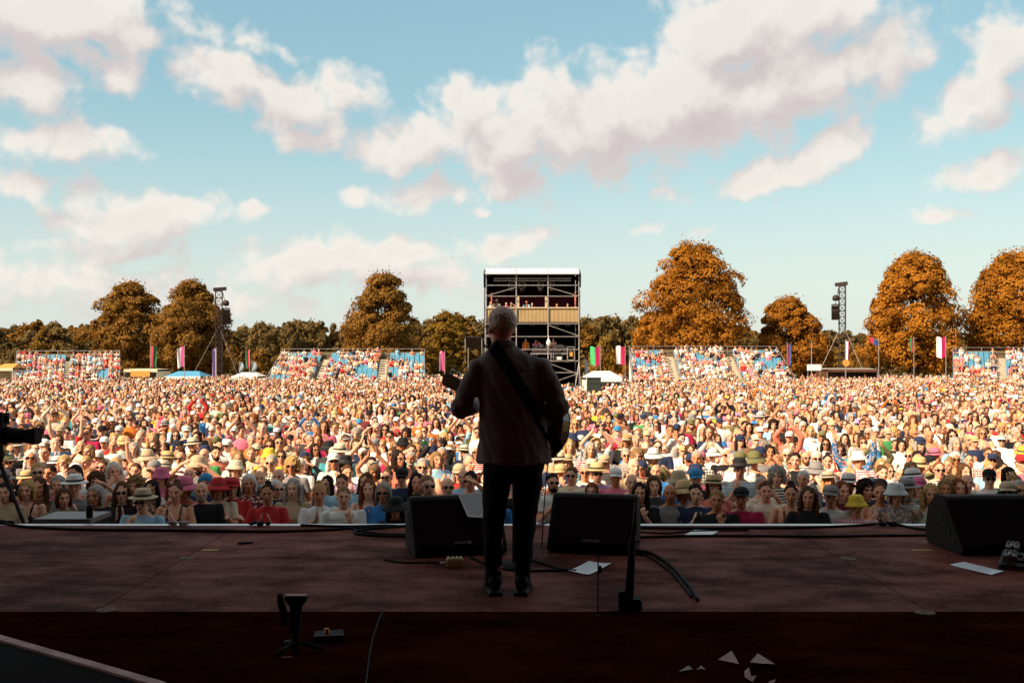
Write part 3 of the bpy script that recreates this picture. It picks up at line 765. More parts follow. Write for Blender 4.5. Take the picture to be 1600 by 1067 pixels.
lattice_tower('black lattice delay tower with speaker stack, in front of the domed brown-green tree', 342, 448, 112, .72, 1, (484, 506), 474)
lattice_tower('slim lattice delay tower with head beam, rising clear against pale blue sky', 1316, 440, 112, .68, -1, (478, 500), 466)

# ------------------------------------------------------------------ flags
def flag(label, px, top, bot, w, cols, D=90, side=-1, polebase=None, feather=False, droop=0.0, poletop=None):
    zt, zb = CAMZ + (567 - top) / F * D, CAMZ + (567 - bot) / F * D
    t = thing('flag' if not feather else 'feather_banner', label, 'flag' if not feather else 'banner', ((px - 800) / F * D, D, 0))
    MB().tube([(0, 0, 0), (0, 0, zt + .15 if poletop is None else CAMZ + (567 - poletop) / F * D)], [.045, .03], 7).build('pole', MT['steel'], t)
    W_ = w / F * D; m = MB(); nx, nz = 10, 8; nc = len(cols)
    grid = []
    for j in range(nz + 1):
        for i in range(nx + 1):
            u, v = i / nx, j / nz
            if feather:
                wd = W_ * math.sin(math.pi * min(1, .12 + .80 * v)) ** .6
                p = (side * (u * wd + .03), .05 * math.sin(v * 5 + u * 3), zt + (zb - zt) * v)
            else:
                p = (side * (.04 + u * W_ * (1 - .25 * droop * v)), .16 * math.sin(u * 5.5 + v * 1.6 + px) * u, zt + (zb - zt) * v - droop * u * W_ * .9 + .06 * math.sin(u * 7 + px))
            grid.append(p)
    for j in range(nz):
        for i in range(nx):
            q = j * (nx + 1) + i
            m.add([grid[q], grid[q + 1], grid[q + nx + 2], grid[q + nx + 1]], [(0, 1, 2, 3)], min(nc - 1, int(i / nx * nc)))
    ms = [FLAGM[c] for c in cols]
    m.build('cloth', ms, t, True)
FLAGM = {k_: mat('flag_cloth_' + k_, c, .75, var=.08) for k_, c in {'pink': (.68, .04, .20), 'white': (.80, .76, .74), 'green': (.05, .42, .14), 'crimson': (.50, .01, .09), 'red': (.45, .03, .05), 'navy': (.03, .06, .22), 'lilac': (.35, .24, .46), 'slate': (.20, .26, .30), 'dgreen': (.02, .13, .05)}.items()}
flag('green and crimson flag flying beside the mixing tower', 938, 542, 571, 15, ['crimson', 'green'], 88)
flag('white and red flag between the mixing tower and the wide grandstand', 977, 541, 569, 14, ['crimson', 'white'], 92)
flag('white and crimson flag on a pole next to the bare-seated sunlit grandstand', 1478, 527, 559, 13, ['crimson', 'crimson', 'white', 'white'], 92)
flag('blue and red flag blowing out before the large orange tree', 1373, 531, 540, 14, ['navy', 'red'], 96, droop=-.35)
flag('small green and red flag hanging limp before the large orange tree', 1428, 528, 549, 5, ['red', 'dgreen'], 100)
flag('limp pink flag at the foot of the slim delay tower', 1321, 533, 562, 6, ['white', 'pink'], 96, side=1)
flag('limp dark blue and red flag beside the slanting end of the wide grandstand', 1230, 537, 571, 5, ['red', 'navy'], 104, side=1)
flag('pink and white banner blowing before the domed brown-green tree', 288, 541, 572, 10, ['pink', 'white'], 92, droop=.35)
flag('tall pink and white flag between the blue seats and the guitar headstock', 695, 549, 579, 8, ['pink', 'pink', 'white'], 86)
flag('dull red and green flag on a pole behind the cream stall', 235, 540, 573, 9, ['red', 'dgreen'], 110, side=1, droop=.2)
flag('narrow lilac flag hanging at the foot of the black delay tower', 338, 545, 588, 5, ['lilac'], 96)
flag('limp red and green flag behind the grey feather banners', 390, 548, 575, 6, ['red', 'dgreen'], 108)
flag('grey feather banner leaning, nearer the black delay tower', 374, 566, 582, 7, ['slate'], 98, side=1, feather=True)
flag('grey feather banner standing nearer the slanting blue grandstand', 394, 565, 582, 7, ['slate'], 98, side=1, feather=True)
flag('slim white feather banner close to the mixing tower foot', 914, 562, 590, 5, ['white'], 80, side=1, feather=True)
t = thing('flag_pole', 'bare pale flag pole behind the small white sign', 'pole', (P(1268, 575, 104).x, 104, 0))
MB().tube([(0, 0, 0), (0, 0, CAMZ + (567 - 533) / F * 104)], [.06, .035], 8).build('pole', MT['steel'], t)
MB().lathe([(.01, -.06), (.07, 0), (.01, .06)], 8).build('finial', MT['steel'], t).location = (0, 0, CAMZ + (567 - 533) / F * 104)

# ------------------------------------------------------------------ tents and stalls
MT['awning'] = mat('weathered_grey_awning', (.26, .22, .19), .8, var=.15)
def tent(name, label, x0, x1, yeave, yridge, D, roofm, wallm, band=None, hip=.2):
    W_ = (x1 - x0) / F * D; t = thing(name, label, 'tent', (((x0 + x1) / 2 - 800) / F * D, D, 0))
    ze, zr_ = CAMZ + (567 - yeave) / F * D, CAMZ + (567 - yridge) / F * D
    dp = 4.0; h = W_ / 2
    MB().add([(-h, 0, ze), (h, 0, ze), (h, dp, ze), (-h, dp, ze), (-h + hip * W_, dp / 2, zr_), (h - hip * W_, dp / 2, zr_)], [(0, 1, 5, 4), (1, 2, 5), (2, 3, 4, 5), (3, 0, 4), (0, 3, 2, 1)]).build('roof', roofm, t)
    MB().box((0, -.02, ze - .14), (W_, .04, .28)).build('valance', wallm, t)
    for sx in (-1, 1):
        MB().box((sx * (h - .03), dp / 2, ze / 2 - .1), (.04, dp - .1, ze - .2)).build('side_wall', wallm, t)
        MB().bar((sx * (h - .06), .06, 0), (sx * (h - .06), .06, ze - .1), .07).build('post', MT['alu'], t)
    MB().box((0, dp - .1, ze / 2 - .1), (W_ - .2, .04, ze - .25)).build('back_wall', wallm, t)
    if band: MB().box((0, -.06, CAMZ + (567 - band[0]) / F * D - .0), (band[2] / F * D, .05, band[1] / F * D)).build('banner', MT['orange'], t)
    return t
tent('white_tent', 'white peaked tent behind the dark green box, next to the mixing tower', 916, 972, 590, 580, 69, MT['white'], MT['white'], hip=.25)
tent('blue_roofed_tent', 'long tent with blue roof and white ends beneath the pink banner', 257, 313, 588, 580, 100, MT['bluecan'], MT['white'], hip=.2)
tent('food_stall', 'cream food stall with a long orange banner', 193, 246, 577, 576, 102, MT['cream'], MT['cream'], (584, 9, 30))
tent('white_tent', 'low white tent behind the two grey feather banners', 362, 402, 588, 582, 102, MT['white'], MT['white'])
tent('food_stall', 'orange-roofed stall at the far side of the crowd by the first grandstand', -14, 20, 575, 568, 100, MT['orange'], MT['cream'])
tent('grey_roofed_stall', 'long flat grey-roofed stall at the foot of the slim delay tower', 1292, 1372, 577, 575, 106, MT['awning'], MT['wood'], hip=.05)
s_ = thing('round_sign', 'round orange sign above the grey-roofed stall', 'sign', (P(1322, 567, 103).x, 103, 0))
MB().lathe([(.01, -.04), (.36, -.04), (.36, .04), (.01, .04)], 22).build('disc', MT['orange'], s_).matrix_local = Matrix.Translation((0, 0, P(0, 567, 103).z)) @ Matrix.Rotation(math.pi / 2, 4, 'X')
MB().bar((0, .06, 0), (0, .06, P(0, 567, 103).z), .06).build('post', MT['steel'], s_)
s_ = thing('white_sign', 'small white board on legs beside the slanting end of the wide grandstand', 'sign', (P(1272, 573, 100).x, 100, 0))
MB().box((0, 0, P(0, 574, 100).z), (22 / F * 100, .08, 9.5 / F * 100)).build('board', MT['white'], s_)
for sx in (-1, 1): MB().bar((sx * .6, .08, 0), (sx * .6, .08, P(0, 572, 100).z), .06).build('leg', MT['steel'], s_)
cb = thing('control_box', 'dark green upright box standing before the white peaked tent', 'box', (P(928.5, 600, 66).x, 66, 0))
MT['dgreen'] = mat('dark_green_paint', (.022, .03, .024), .5, var=.15)
hb = P(0, 591, 66).z
MB().box((0, .3, hb / 2), (21 / F * 66, .6, hb)).build('cabinet', MT['dgreen'], cb, bevel=.02)
for i in range(3): MB().box((0, -.012, hb * (.25 + .3 * i)), (19 / F * 66, .02, .03)).build('seam_strip', MT['dsteel'], cb)
MB().box((0, .3, hb + .03), (22.5 / F * 66, .68, .06)).build('lid', MT['dgreen'], cb)
# ------------------------------------------------------------------ people: shapes (all face -Y, feet at the origin, 1.75 m)
def merge(a, b, Mx=None):
    a.add([(Mx @ Vector(p)) if Mx is not None else p for p in b.v], b.f)
    return a
def head_prims(mb, sex='m'):
    mb.ell((0, .012, 1.662), (.074, .092, .094), 18)
    mb.ell((0, -.022, 1.590), (.056 if sex == 'm' else .051, .066, .066), 14)
    mb.ell((0, -.062, 1.550), (.027, .026, .020), 10)
    mb.ell((0, -.097, 1.622), (.014, .022, .026), 10)
    mb.ell((0, -.090, 1.645), (.009, .016, .030), 8)
    mb.ell((0, -.073, 1.672), (.052, .018, .011), 10)
    mb.ell((0, -.083, 1.578), (.023, .012, .011), 10)
    for s in (-1, 1):
        mb.ell((s * .040, -.058, 1.612), (.020, .022, .020), 8)
        mb.ell((s * .076, .016, 1.632), (.010, .022, .031), 10, Matrix.Rotation(s * .3, 3, 'Z'))
    mb.tube([(0, .022, 1.44), (0, .014, 1.53), (0, .008, 1.60)], [.066 if sex == 'm' else .054, .058 if sex == 'm' else .047, .056], 14)
def hand(mb, Wp, d, n, curl=.35, thumb=1, spread=.10, k=1.0):
    Wp, d, n = Vector(Wp), Vector(d).normalized(), Vector(n); n = (n - d * n.dot(d)).normalized()
    s = d.cross(n) * thumb
    R = Matrix((s, n, d)).transposed()
    mb.ell(Wp + d * .045 * k, (.040 * k, .016 * k, .054 * k), 10, R)
    mb.tube([Wp - d * .03, Wp + d * .03], [.027 * k, .030 * k], 8)
    for i, (o, L) in enumerate(((.031, .068), (.0105, .078), (-.0105, .072), (-.031, .056))):
        b = Wp + d * (.082 - .004 * abs(i - 1)) * k + s * o * k
        fd = (d + s * spread * (1.5 - i)).normalized(); pts = [b]; a = 0
        for q in range(3):
            a += curl * (.5 if q == 0 else 1)
            pts.append(pts[-1] + (fd * math.cos(a) + n * math.sin(a)) * (L * (.42, .33, .25)[q] * k))
        mb.tube(pts, [.0105 * k, .0098 * k, .0090 * k, .0072 * k], 7)
    b = Wp + d * .018 * k + s * .026 * k
    t1 = b + (d * .62 + s * .72 + n * .2).normalized() * .042 * k
    t2 = t1 + (d * .88 + s * .25 + n * .35).normalized() * .034 * k
    mb.tube([b, t1, t2], [.0145 * k, .0115 * k, .0085 * k], 7)
TORSO = {'m': [(.86, 0, .0, .150, .100), (.94, 0, .0, .168, .115), (1.06, 0, -.004, .155, .112), (1.18, 0, -.006, .160, .118), (1.32, 0, -.004, .186, .122), (1.415, 0, .004, .190, .108), (1.46, 0, .012, .158, .084), (1.495, 0, .018, .098, .068), (1.515, 0, .018, .066, .060)],
         'f': [(.86, 0, .0, .158, .104), (.94, 0, .0, .172, .116), (1.06, 0, .0, .138, .100), (1.18, 0, -.006, .140, .106), (1.29, 0, -.020, .160, .124), (1.395, 0, .0, .168, .100), (1.45, 0, .012, .135, .076), (1.485, 0, .018, .080, .060), (1.505, 0, .018, .055, .052)]}
SH = {'m': .198, 'f': .176}
# arms: elbow, wrist, finger direction, palm normal (for the +x side; mirrored for the other)
ARMS = {
    'clap':   ((.27, -.12, 1.16), (.060, -.31, 1.34), (-.18, -.30, .9), (-1, 0, -.1), .18),
    'pray':   ((.23, -.17, 1.15), (.040, -.225, 1.375), (-.05, .10, 1), (-1, 0, 0), .15),
    'cover':  ((.25, -.22, 1.27), (.085, -.205, 1.50), (-.50, .25, .85), (-.2, 1, .1), .3),
    'high':   ((.27, -.08, 1.66), (.075, -.14, 1.89), (-.15, -.1, 1), (-1, 0, 0), .15),
    'lean':   ((.28, -.12, 1.14), (.10, -.34, 1.20), (-.9, -.25, -.05), (0, -.2, -1), .5),
    'down':   ((.25, .03, 1.14), (.25, -.09, .90), (-.05, -.15, -1), (-1, 0, 0), .5),
    'fold':   ((.25, -.07, 1.13), (-.03, -.225, 1.19), (-.95, .1, .1), (0, 1, 0), .4),
    'foldu':  ((.25, -.07, 1.12), (-.02, -.19, 1.155), (-.95, .12, .05), (0, 1, 0), .4),
    'up':     ((.29, -.06, 1.66), (.30, -.12, 1.90), (.0, -.05, 1), (0, -1, 0), .15),
    'visor':  ((.36, -.14, 1.42), (.135, -.185, 1.63), (-.75, -.1, .45), (0, .3, -1), .2),
    'chin':   ((.22, -.15, 1.15), (.06, -.20, 1.40), (-.3, .1, .95), (0, 1, .1), .9),
    'hold':   ((.25, -.08, 1.15), (.13, -.31, 1.27), (-.5, -.3, .6), (-1, .2, 0), 1.0),
}
POSES = {  # (+x arm, -x arm), words
    'clap': ('clap', 'clap', 'clapping'), 'pray': ('pray', 'pray', 'palms pressed at the mouth'), 'cover': ('cover', 'cover', 'both hands over the face'),
    'high': ('high', 'high', 'clapping overhead'), 'lean': ('lean', 'lean', 'forearms resting in front'), 'down': ('down', 'down', 'arms down'),
    'fold': ('fold', 'foldu', 'arms folded'), 'up': ('up', 'down', 'one arm raised'), 'visor': ('visor', 'down', 'hand shading the eyes'),
    'chin': ('chin', 'fold', 'hand at the chin'), 'hold': ('hold', 'hold', 'fists held at the chest'), 'arms': ('up', 'up', 'both arms raised'),
}
def arm_pts(sex, arm, s):
    e, w, d, n, c = ARMS[arm]
    f = Vector((s, 1, 1))
    mulv = lambda v: Vector((v[0] * s, v[1], v[2]))
    return Vector((SH[sex] * s, .008, 1.432)), mulv(e), mulv(w), mulv(d), mulv(n), c
def paint_tone(me, xf=None):
    n = len(me.vertices); co = np.empty(n * 3); me.vertices.foreach_get('co', co); co = co.reshape(-1, 3)
    if xf is not None:
        A_ = np.array(xf.inverted()); co = co @ A_[:3, :3].T + A_[:3, 3]
    t = np.ones((n, 4)); x, y, z = np.abs(co[:, 0]), co[:, 1], co[:, 2]
    front = y < -.05
    eye = front & (((x - .031) / .015) ** 2 + ((z - 1.647) / .0085) ** 2 < 1); t[eye, :3] = (.28, .25, .25)
    brow = front & (((x - .032) / .024) ** 2 + ((z - 1.674) / .0075) ** 2 < 1); t[brow, :3] = (.50, .44, .42)
    lip = front & (((x) / .026) ** 2 + ((z - 1.577) / .0095) ** 2 < 1); t[lip, :3] = (.70, .38, .38)
    ck = front & (((x - .045) / .022) ** 2 + ((z - 1.61) / .02) ** 2 < 1) & ~lip; t[ck, :3] = (1.0, .84, .82)
    at = me.attributes.new('tone', 'FLOAT_COLOR', 'POINT'); at.data.foreach_set('color', t.ravel().astype(np.float32))
CACHE = {}
def body_mesh(sex, pose, voxel=.0095, ratio=.42):
    key = ('b', sex, pose, voxel)
    if key in CACHE: return CACHE[key]
    m = MB(); m.rings(TORSO[sex], 22); head_prims(m, sex)
    k = 1 if sex == 'm' else .88
    for s, arm in ((1, POSES[pose][0]), (-1, POSES[pose][1])):
        S_, E_, W_, d, n, c = arm_pts(sex, arm, s)
        m.ell(S_, (.058 * k, .055 * k, .058 * k), 10)
        m.tube([S_ + Vector((-.05 * s, 0, -.02)), S_, S_.lerp(E_, .4), E_], [.05 * k, .054 * k, .049 * k, .040 * k], 10)
        m.tube([E_, E_.lerp(W_, .3), W_], [.041 * k, .041 * k, .027 * k], 10); m.ell(E_, (.041 * k,) * 3, 8)
        hand(m, W_, d, n, c, thumb=-s if arm not in ('lean',) else s, k=k)
        hp = Vector((s * .09, 0, .90)); kn = Vector((s * .10, -.02, .49)); an = Vector((s * .10, .02, .085))
        m.tube([hp, hp.lerp(kn, .5), kn, kn.lerp(an, .35) + Vector((0, .015, 0)), an], [.088, .072, .055, .055, .038], 12)
        m.ell((s * .105, -.05, .04), (.042, .115, .038), 10)
    me = remesh(m, voxel, ratio, 2)
    paint_tone(me); CACHE[key] = me
    return me
def shirt_mesh(sex, pose, kind, voxel=.014, ratio=.5):
    key = ('s', sex, pose if kind != 'vest' else '', kind, voxel)
    if key in CACHE: return CACHE[key]
    m = MB(); T = TORSO[sex]; g = .016
    if kind == 'vest':
        m.rings([(z - .02 if i == 0 else z, cx, cy, rx + g, ry + g) for i, (z, cx, cy, rx, ry) in enumerate(T) if z < 1.32] + [(1.345, 0, .0, .145, .112)], 22)
        for s in (-1, 1):
            for f in (-1, 1): pass
            m.tube([(s * .075, -.115, 1.32), (s * .080, -.080, 1.42), (s * .078, .01, 1.492), (s * .080, .090, 1.42), (s * .075, .10, 1.32)], [(.014, .022)] * 5, 8)
    else:
        m.rings([(z - .03 if i == 0 else z, cx, cy, rx + g + (.012 if z < 1.2 else 0), ry + g + (.008 if z < 1.2 else 0)) for i, (z, cx, cy, rx, ry) in enumerate(T)][:-2] + [(1.500, 0, .018, .088 if sex == 'm' else .078, .072)], 22)
        for s, arm in ((1, POSES[pose][0]), (-1, POSES[pose][1])):
            S_, E_, W_, d, n, c = arm_pts(sex, arm, s)
            k = 1 if sex == 'm' else .9
            m.ell(S_, (.068 * k,) * 3, 10)
            if kind == 'tee':
                m.tube([S_ + Vector((-.06 * s, 0, -.03)), S_, S_.lerp(E_, .62)], [.062, .068 * k, .064 * k], 12)
            else:
                m.tube([S_ + Vector((-.06 * s, 0, -.03)), S_, S_.lerp(E_, .5), E_], [.062, .067 * k, .060 * k, .054 * k], 12)
                m.ell(E_, (.054 * k,) * 3, 8); m.tube([E_, E_.lerp(W_, .4), E_.lerp(W_, .93)], [.054 * k, .050 * k, .039 * k], 12)
        if kind == 'polo':
            pass
    me = remesh(m, voxel, ratio, 2, .007, 9.0, 'shirt')
    CACHE[key] = me
    return me
def trouser_mesh():
    if 't' in CACHE: return CACHE['t']
    m = MB(); m.rings([(.80, 0, 0, .165, .112), (.90, 0, 0, .172, .12), (1.0, 0, 0, .168, .118)], 18)
    for s in (-1, 1):
        hp = Vector((s * .09, 0, .90)); kn = Vector((s * .10, -.02, .49)); an = Vector((s * .10, .02, .08))
        m.tube([hp, hp.lerp(kn, .5), kn, an], [.098, .088, .070, .062], 10)
    CACHE['t'] = remesh(m, .022, .5, 2, name='trousers'); return CACHE['t']
def hair_mesh(kind):
    key = ('h', kind)
    if key in CACHE: return CACHE[key]
    m = MB(); no, ns, vx = .008, 38, .010
    if kind == 'short':
        m.ell((0, .026, 1.682), (.083, .094, .090), 16); m.ell((0, .055, 1.635), (.074, .058, .07), 12)
    elif kind == 'fringe':
        for s in (-1, 1): m.ell((s * .066, .03, 1.645), (.016, .05, .035), 10)
        m.ell((0, .075, 1.64), (.062, .032, .042), 12)
    elif kind == 'crop':
        m.ell((0, .022, 1.676), (.079, .091, .087), 16); m.ell((0, .05, 1.635), (.070, .055, .06), 12); no = .002
    elif kind == 'bob':
        m.ell((0, .030, 1.685), (.090, .098, .092), 16); m.ell((0, .062, 1.60), (.088, .055, .10), 12)
        for s in (-1, 1): m.ell((s * .080, .004, 1.610), (.024, .045, .095), 10)
        no = .012
    elif kind == 'long':
        m.ell((0, .030, 1.685), (.090, .098, .092), 16); m.ell((0, .075, 1.53), (.098, .050, .19), 12)
        for s in (-1, 1): m.tube([(s * .070, -.015, 1.70), (s * .088, .0, 1.62), (s * .098, -.02, 1.50), (s * .09, -.075, 1.36)], [.022, .028, .032, .014], 9)
        no, ns = .013, 24
    elif kind == 'curly':
        m.ell((0, .035, 1.69), (.112, .112, .105), 16); m.ell((0, .06, 1.61), (.115, .075, .09), 12)
        for s in (-1, 1): m.ell((s * .093, .005, 1.61), (.030, .05, .075), 10)
        no, ns = .020, 34
    elif kind == 'updo':
        m.ell((0, .026, 1.680), (.081, .092, .088), 16); m.ell((0, .06, 1.765), (.045, .045, .04), 12)
    if kind == 'fringe': vx = .008
    CACHE[key] = remesh(m, vx, .6, 1, no, ns, 'hair'); return CACHE[key]
def hat_mesh(kind):
    key = ('hat', kind)
    if key in CACHE: return CACHE[key]
    m = MB(); c = (0, .012, 0)
    if kind == 'straw':
        m.lathe([(.001, 1.800), (.05, 1.806), (.078, 1.795), (.086, 1.775), (.094, 1.742, 1), (.098, 1.715), (.105, 1.706), (.135, 1.696), (.160, 1.702), (.161, 1.695), (.135, 1.688), (.098, 1.699)], 26, c, 1.12)
    elif kind == 'sun':
        m.lathe([(.001, 1.795), (.055, 1.79), (.085, 1.765), (.098, 1.725), (.105, 1.705, 1), (.108, 1.692), (.155, 1.668), (.182, 1.642), (.184, 1.635), (.15, 1.660), (.10, 1.685)], 26, c, 1.08)
    elif kind == 'bucket':
        m.lathe([(.001, 1.782), (.06, 1.780), (.082, 1.765), (.094, 1.715), (.099, 1.700), (.118, 1.675), (.140, 1.650), (.138, 1.645), (.10, 1.690)], 24, c, 1.1)
    elif kind in ('cap', 'visor'):
        if kind == 'cap': m.lathe([(.001, 1.775), (.035, 1.772), (.066, 1.756), (.086, 1.725), (.090, 1.692), (.085, 1.690)], 22, c, 1.16)
        else: m.lathe([(.090, 1.715), (.091, 1.690), (.086, 1.690), (.086, 1.715)], 22, c, 1.16)
        V = []; n = 10
        for h in (0, .005):
            for r in (0, 1):
                for i in range(n + 1):
                    a = math.pi * (1.12 + .76 * i / n); x = .086 * math.cos(a); y = .012 + .100 * math.sin(a)
                    ext = .075 * math.sin(math.pi * i / n) ** .6
                    V.append((x * (1 + .05 * r), y - ext * r, 1.697 - h - .014 * r * 1 - 9 * r * x * x * .3))
        q = n + 1
        Fc = []
        for i in range(n):
            Fc += [(i, i + 1, q + i + 1, q + i), (2 * q + i + 1, 2 * q + i, 3 * q + i, 3 * q + i + 1), (q + i, q + i + 1, 3 * q + i + 1, 3 * q + i)]
        m.add(V, Fc)
    elif kind == 'scarf':
        m.ell((0, .02, 1.69), (.089, .103, .088), 16)
    me = m.mesh('hat', True)
    bm = bmesh.new(); bm.from_mesh(me); bmesh.ops.recalc_face_normals(bm, faces=bm.faces); bm.to_mesh(me); bm.free()
    CACHE[key] = me; return me
def glasses_mesh():
    if 'g' in CACHE: return CACHE['g']
    m = MB()
    for s in (-1, 1):
        m.ell((s * .034, -.098, 1.648), (.029, .007, .020), 10, Matrix.Rotation(-s * .28, 3, 'Z'))
        m.bar((s * .060, -.090, 1.655), (s * .082, .0, 1.652), .006)
    m.bar((-.015, -.108, 1.655), (.015, -.108, 1.655), .006)
    CACHE['g'] = m.mesh('sunglasses', True); return CACHE['g']
def beard_mesh():
    if 'bd' in CACHE: return CACHE['bd']
    m = MB(); m.ell((0, -.045, 1.553), (.056, .055, .038), 14)
    for s in (-1, 1): m.ell((s * .054, -.01, 1.59), (.014, .035, .045), 8)
    m.ell((0, -.098, 1.594), (.030, .012, .007), 8)
    CACHE['bd'] = remesh(m, .009, .7, 1, .004, 50, 'beard'); return CACHE['bd']

# ------------------------------------------------------------------ people: colours
TOPS = {'white': (.74, .71, .66), 'cream': (.66, .54, .38), 'navy': (.022, .03, .07), 'black': (.014, .013, .015), 'red': (.48, .028, .025), 'crimson': (.40, .015, .07),
        'pink': (.68, .16, .24), 'orange': (.66, .17, .025), 'yellow': (.72, .46, .04), 'teal': (.06, .30, .34), 'light blue': (.30, .50, .62), 'blue': (.04, .18, .42),
        'grey': (.22, .20, .19), 'olive': (.15, .13, .05), 'brown': (.17, .08, .04), 'lilac': (.42, .27, .48), 'green': (.05, .26, .08), 'beige': (.48, .34, .20),
        'coral': (.68, .20, .13), 'mint': (.40, .60, .46), 'charcoal': (.05, .045, .045), 'maroon': (.14, .018, .025), 'silver': (.55, .54, .52)}
TOPW = {'white': 31, 'cream': 6, 'navy': 13, 'black': 16, 'red': 8, 'crimson': 4, 'pink': 7, 'orange': 5, 'yellow': 3, 'teal': 4, 'light blue': 9, 'blue': 5, 'grey': 7, 'olive': 3, 'brown': 3, 'lilac': 2, 'green': 2, 'beige': 3, 'coral': 4, 'mint': 2, 'charcoal': 6, 'maroon': 3}
HATC = {'straw-coloured': (.62, .42, .20), 'white': (.74, .71, .66), 'beige': (.50, .38, .24), 'navy': (.025, .035, .08), 'black': (.016, .015, .016), 'red': (.48, .03, .03), 'pink': (.66, .15, .25), 'blue': (.04, .24, .46), 'yellow': (.74, .50, .05), 'brown': (.17, .09, .045), 'grey': (.26, .24, .23), 'olive': (.16, .15, .06), 'cream': (.66, .56, .40), 'lime': (.50, .56, .06), 'silver': (.55, .55, .54)}
HAIRC = {'grey': (.36, .31, .27), 'white': (.62, .56, .50), 'brown': (.09, .04, .018), 'dark': (.022, .012, .009), 'blonde': (.46, .27, .10), 'auburn': (.20, .06, .02), 'sandy': (.27, .15, .065)}
SKINC = [(.75, .39, .245), (.71, .34, .20), (.79, .44, .30), (.66, .30, .17), (.77, .37, .24), (.54, .23, .115)]
def wchoice(d): return RND.choices(list(d), list(d.values()))[0]

MT['skin'] = mat('skin', rough=.6, src='object', spec=.2, var=.06, vscale=14); mul_attr(MT['skin'], 'tone')
MT['cloth'] = mat('cotton_cloth', rough=.88, src='object', spec=.2, var=.10, vscale=9, bump=.5, bscale=38)
MT['hair'] = mat('hair', rough=.75, spec=.12, src='object', var=.30, vscale=55, bump=.6, bscale=140)
MT['hat'] = mat('woven_hat', rough=.85, src='object', spec=.2, var=.10, vscale=30, bump=.5, bscale=260)
MT['band'] = mat('dark_hat_band', (.03, .022, .02), .8)
MT['lens'] = mat('dark_lens', (.008, .007, .008), .12)
def patterned(name, kind):
    m = mat(name, rough=.88, src='object', spec=.2, bump=.5, bscale=38)
    nt = m.node_tree; b = nt.nodes['Principled BSDF']; cs = b.inputs['Base Color'].links[0].from_socket
    tcn = nt.nodes.new('ShaderNodeTexCoord'); f = None
    def wave(dirn, sc, prof='SIN'):
        w = nt.nodes.new('ShaderNodeTexWave'); w.bands_direction = dirn; w.inputs['Scale'].default_value = sc
        nt.links.new(tcn.outputs['Object'], w.inputs['Vector'])
        g_ = nt.nodes.new('ShaderNodeMath'); g_.operation = 'GREATER_THAN'; g_.inputs[1].default_value = .55; nt.links.new(w.outputs['Fac'], g_.inputs[0]); return g_.outputs[0]
    if kind == 'stripe': f = wave('Z', 9)
    elif kind == 'vstripe': f = wave('X', 11)
    elif kind == 'check':
        a = nt.nodes.new('ShaderNodeMath'); a.operation = 'ADD'; nt.links.new(wave('Z', 8), a.inputs[0]); nt.links.new(wave('X', 8), a.inputs[1])
        h = nt.nodes.new('ShaderNodeMath'); h.operation = 'MULTIPLY'; h.inputs[1].default_value = .45; nt.links.new(a.outputs[0], h.inputs[0]); f = h.outputs[0]
    elif kind == 'floral':
        v = nt.nodes.new('ShaderNodeTexVoronoi'); v.inputs['Scale'].default_value = 26; nt.links.new(tcn.outputs['Object'], v.inputs['Vector'])
        g_ = nt.nodes.new('ShaderNodeMath'); g_.operation = 'LESS_THAN'; g_.inputs[1].default_value = .42; nt.links.new(v.outputs['Distance'], g_.inputs[0]); f = g_.outputs[0]
    mx = nt.nodes.new('ShaderNodeMix'); mx.data_type = 'RGBA'
    nt.links.new(f, mx.inputs[0]); nt.links.new(cs, mx.inputs[6]); mx.inputs[7].default_value = (.70, .64, .56, 1) if kind != 'floral' else (.60, .40, .30, 1)
    nt.links.new(mx.outputs[2], b.inputs['Base Color'])
    return m
PAT = {'striped': patterned('striped_cloth', 'stripe'), 'pinstriped': patterned('vertical_striped_cloth', 'vstripe'), 'checked': patterned('checked_cloth', 'check'), 'floral': patterned('floral_cloth', 'floral')}

def setmat(o, *ms):
    for i, m in enumerate(ms):
        o.material_slots[i].link = 'OBJECT'; o.material_slots[i].material = m
def inst(name, me, color, mats, parent):
    while len(me.materials) < len(mats): me.materials.append(mats[len(me.materials)])
    o = bpy.data.objects.new(name, me); COL.objects.link(o); o.parent = parent; o.color = (*color, 1)
    for i, m in enumerate(mats):
        if me.materials[i] != m: o.material_slots[i].link = 'OBJECT'; o.material_slots[i].material = m
    return o
PEOPLE, USED = [], set()
ORD = ['front', 'second', 'third', 'fourth', 'fifth', 'sixth', 'seventh', 'eighth', 'ninth', 'tenth', 'eleventh', 'twelfth', 'thirteenth', 'fourteenth', 'fifteenth']
HATW = {'straw': 'straw hat', 'sun': 'wide sunhat', 'bucket': 'bucket hat', 'cap': 'cap', 'visor': 'sun visor', 'scarf': 'headscarf'}
TOPN = {'tee': 't-shirt', 'vest': 'vest top', 'long': 'long-sleeved shirt'}
def describe(a):
    h = {'fringe': 'balding ' + a['hairc'] + '-haired', None: 'bald', 'long': 'long ' + a['hairc'] + '-haired', 'curly': 'curly ' + a['hairc'] + '-haired', 'updo': a['hairc'] + '-haired'}.get(a['hair'], a['hairc'] + '-haired')
    noun = a.get('noun') or {'m': 'man', 'f': 'woman'}[a['sex']]
    s = ('' if a['hat'] else h + ' ') + ('bearded ' if a['beard'] else '') + noun
    s += ' in ' + a['topc'] + ' ' + (a['pat'] + ' ' if a['pat'] else '') + TOPN[a['top']]
    ex = []
    if a['hat']: ex.append(a['hatc'] + ' ' + HATW[a['hat']] if not (a['hat'] == 'straw' and a['hatc'].startswith('straw')) else 'straw hat')
    if a['glasses']: ex.append('sunglasses')
    if ex: s += ', ' + ' and '.join(ex)
    s += ', ' + POSES[a['pose']][2] + ', ' + ORD[min(a['row'], 14)] + ' row'
    return s
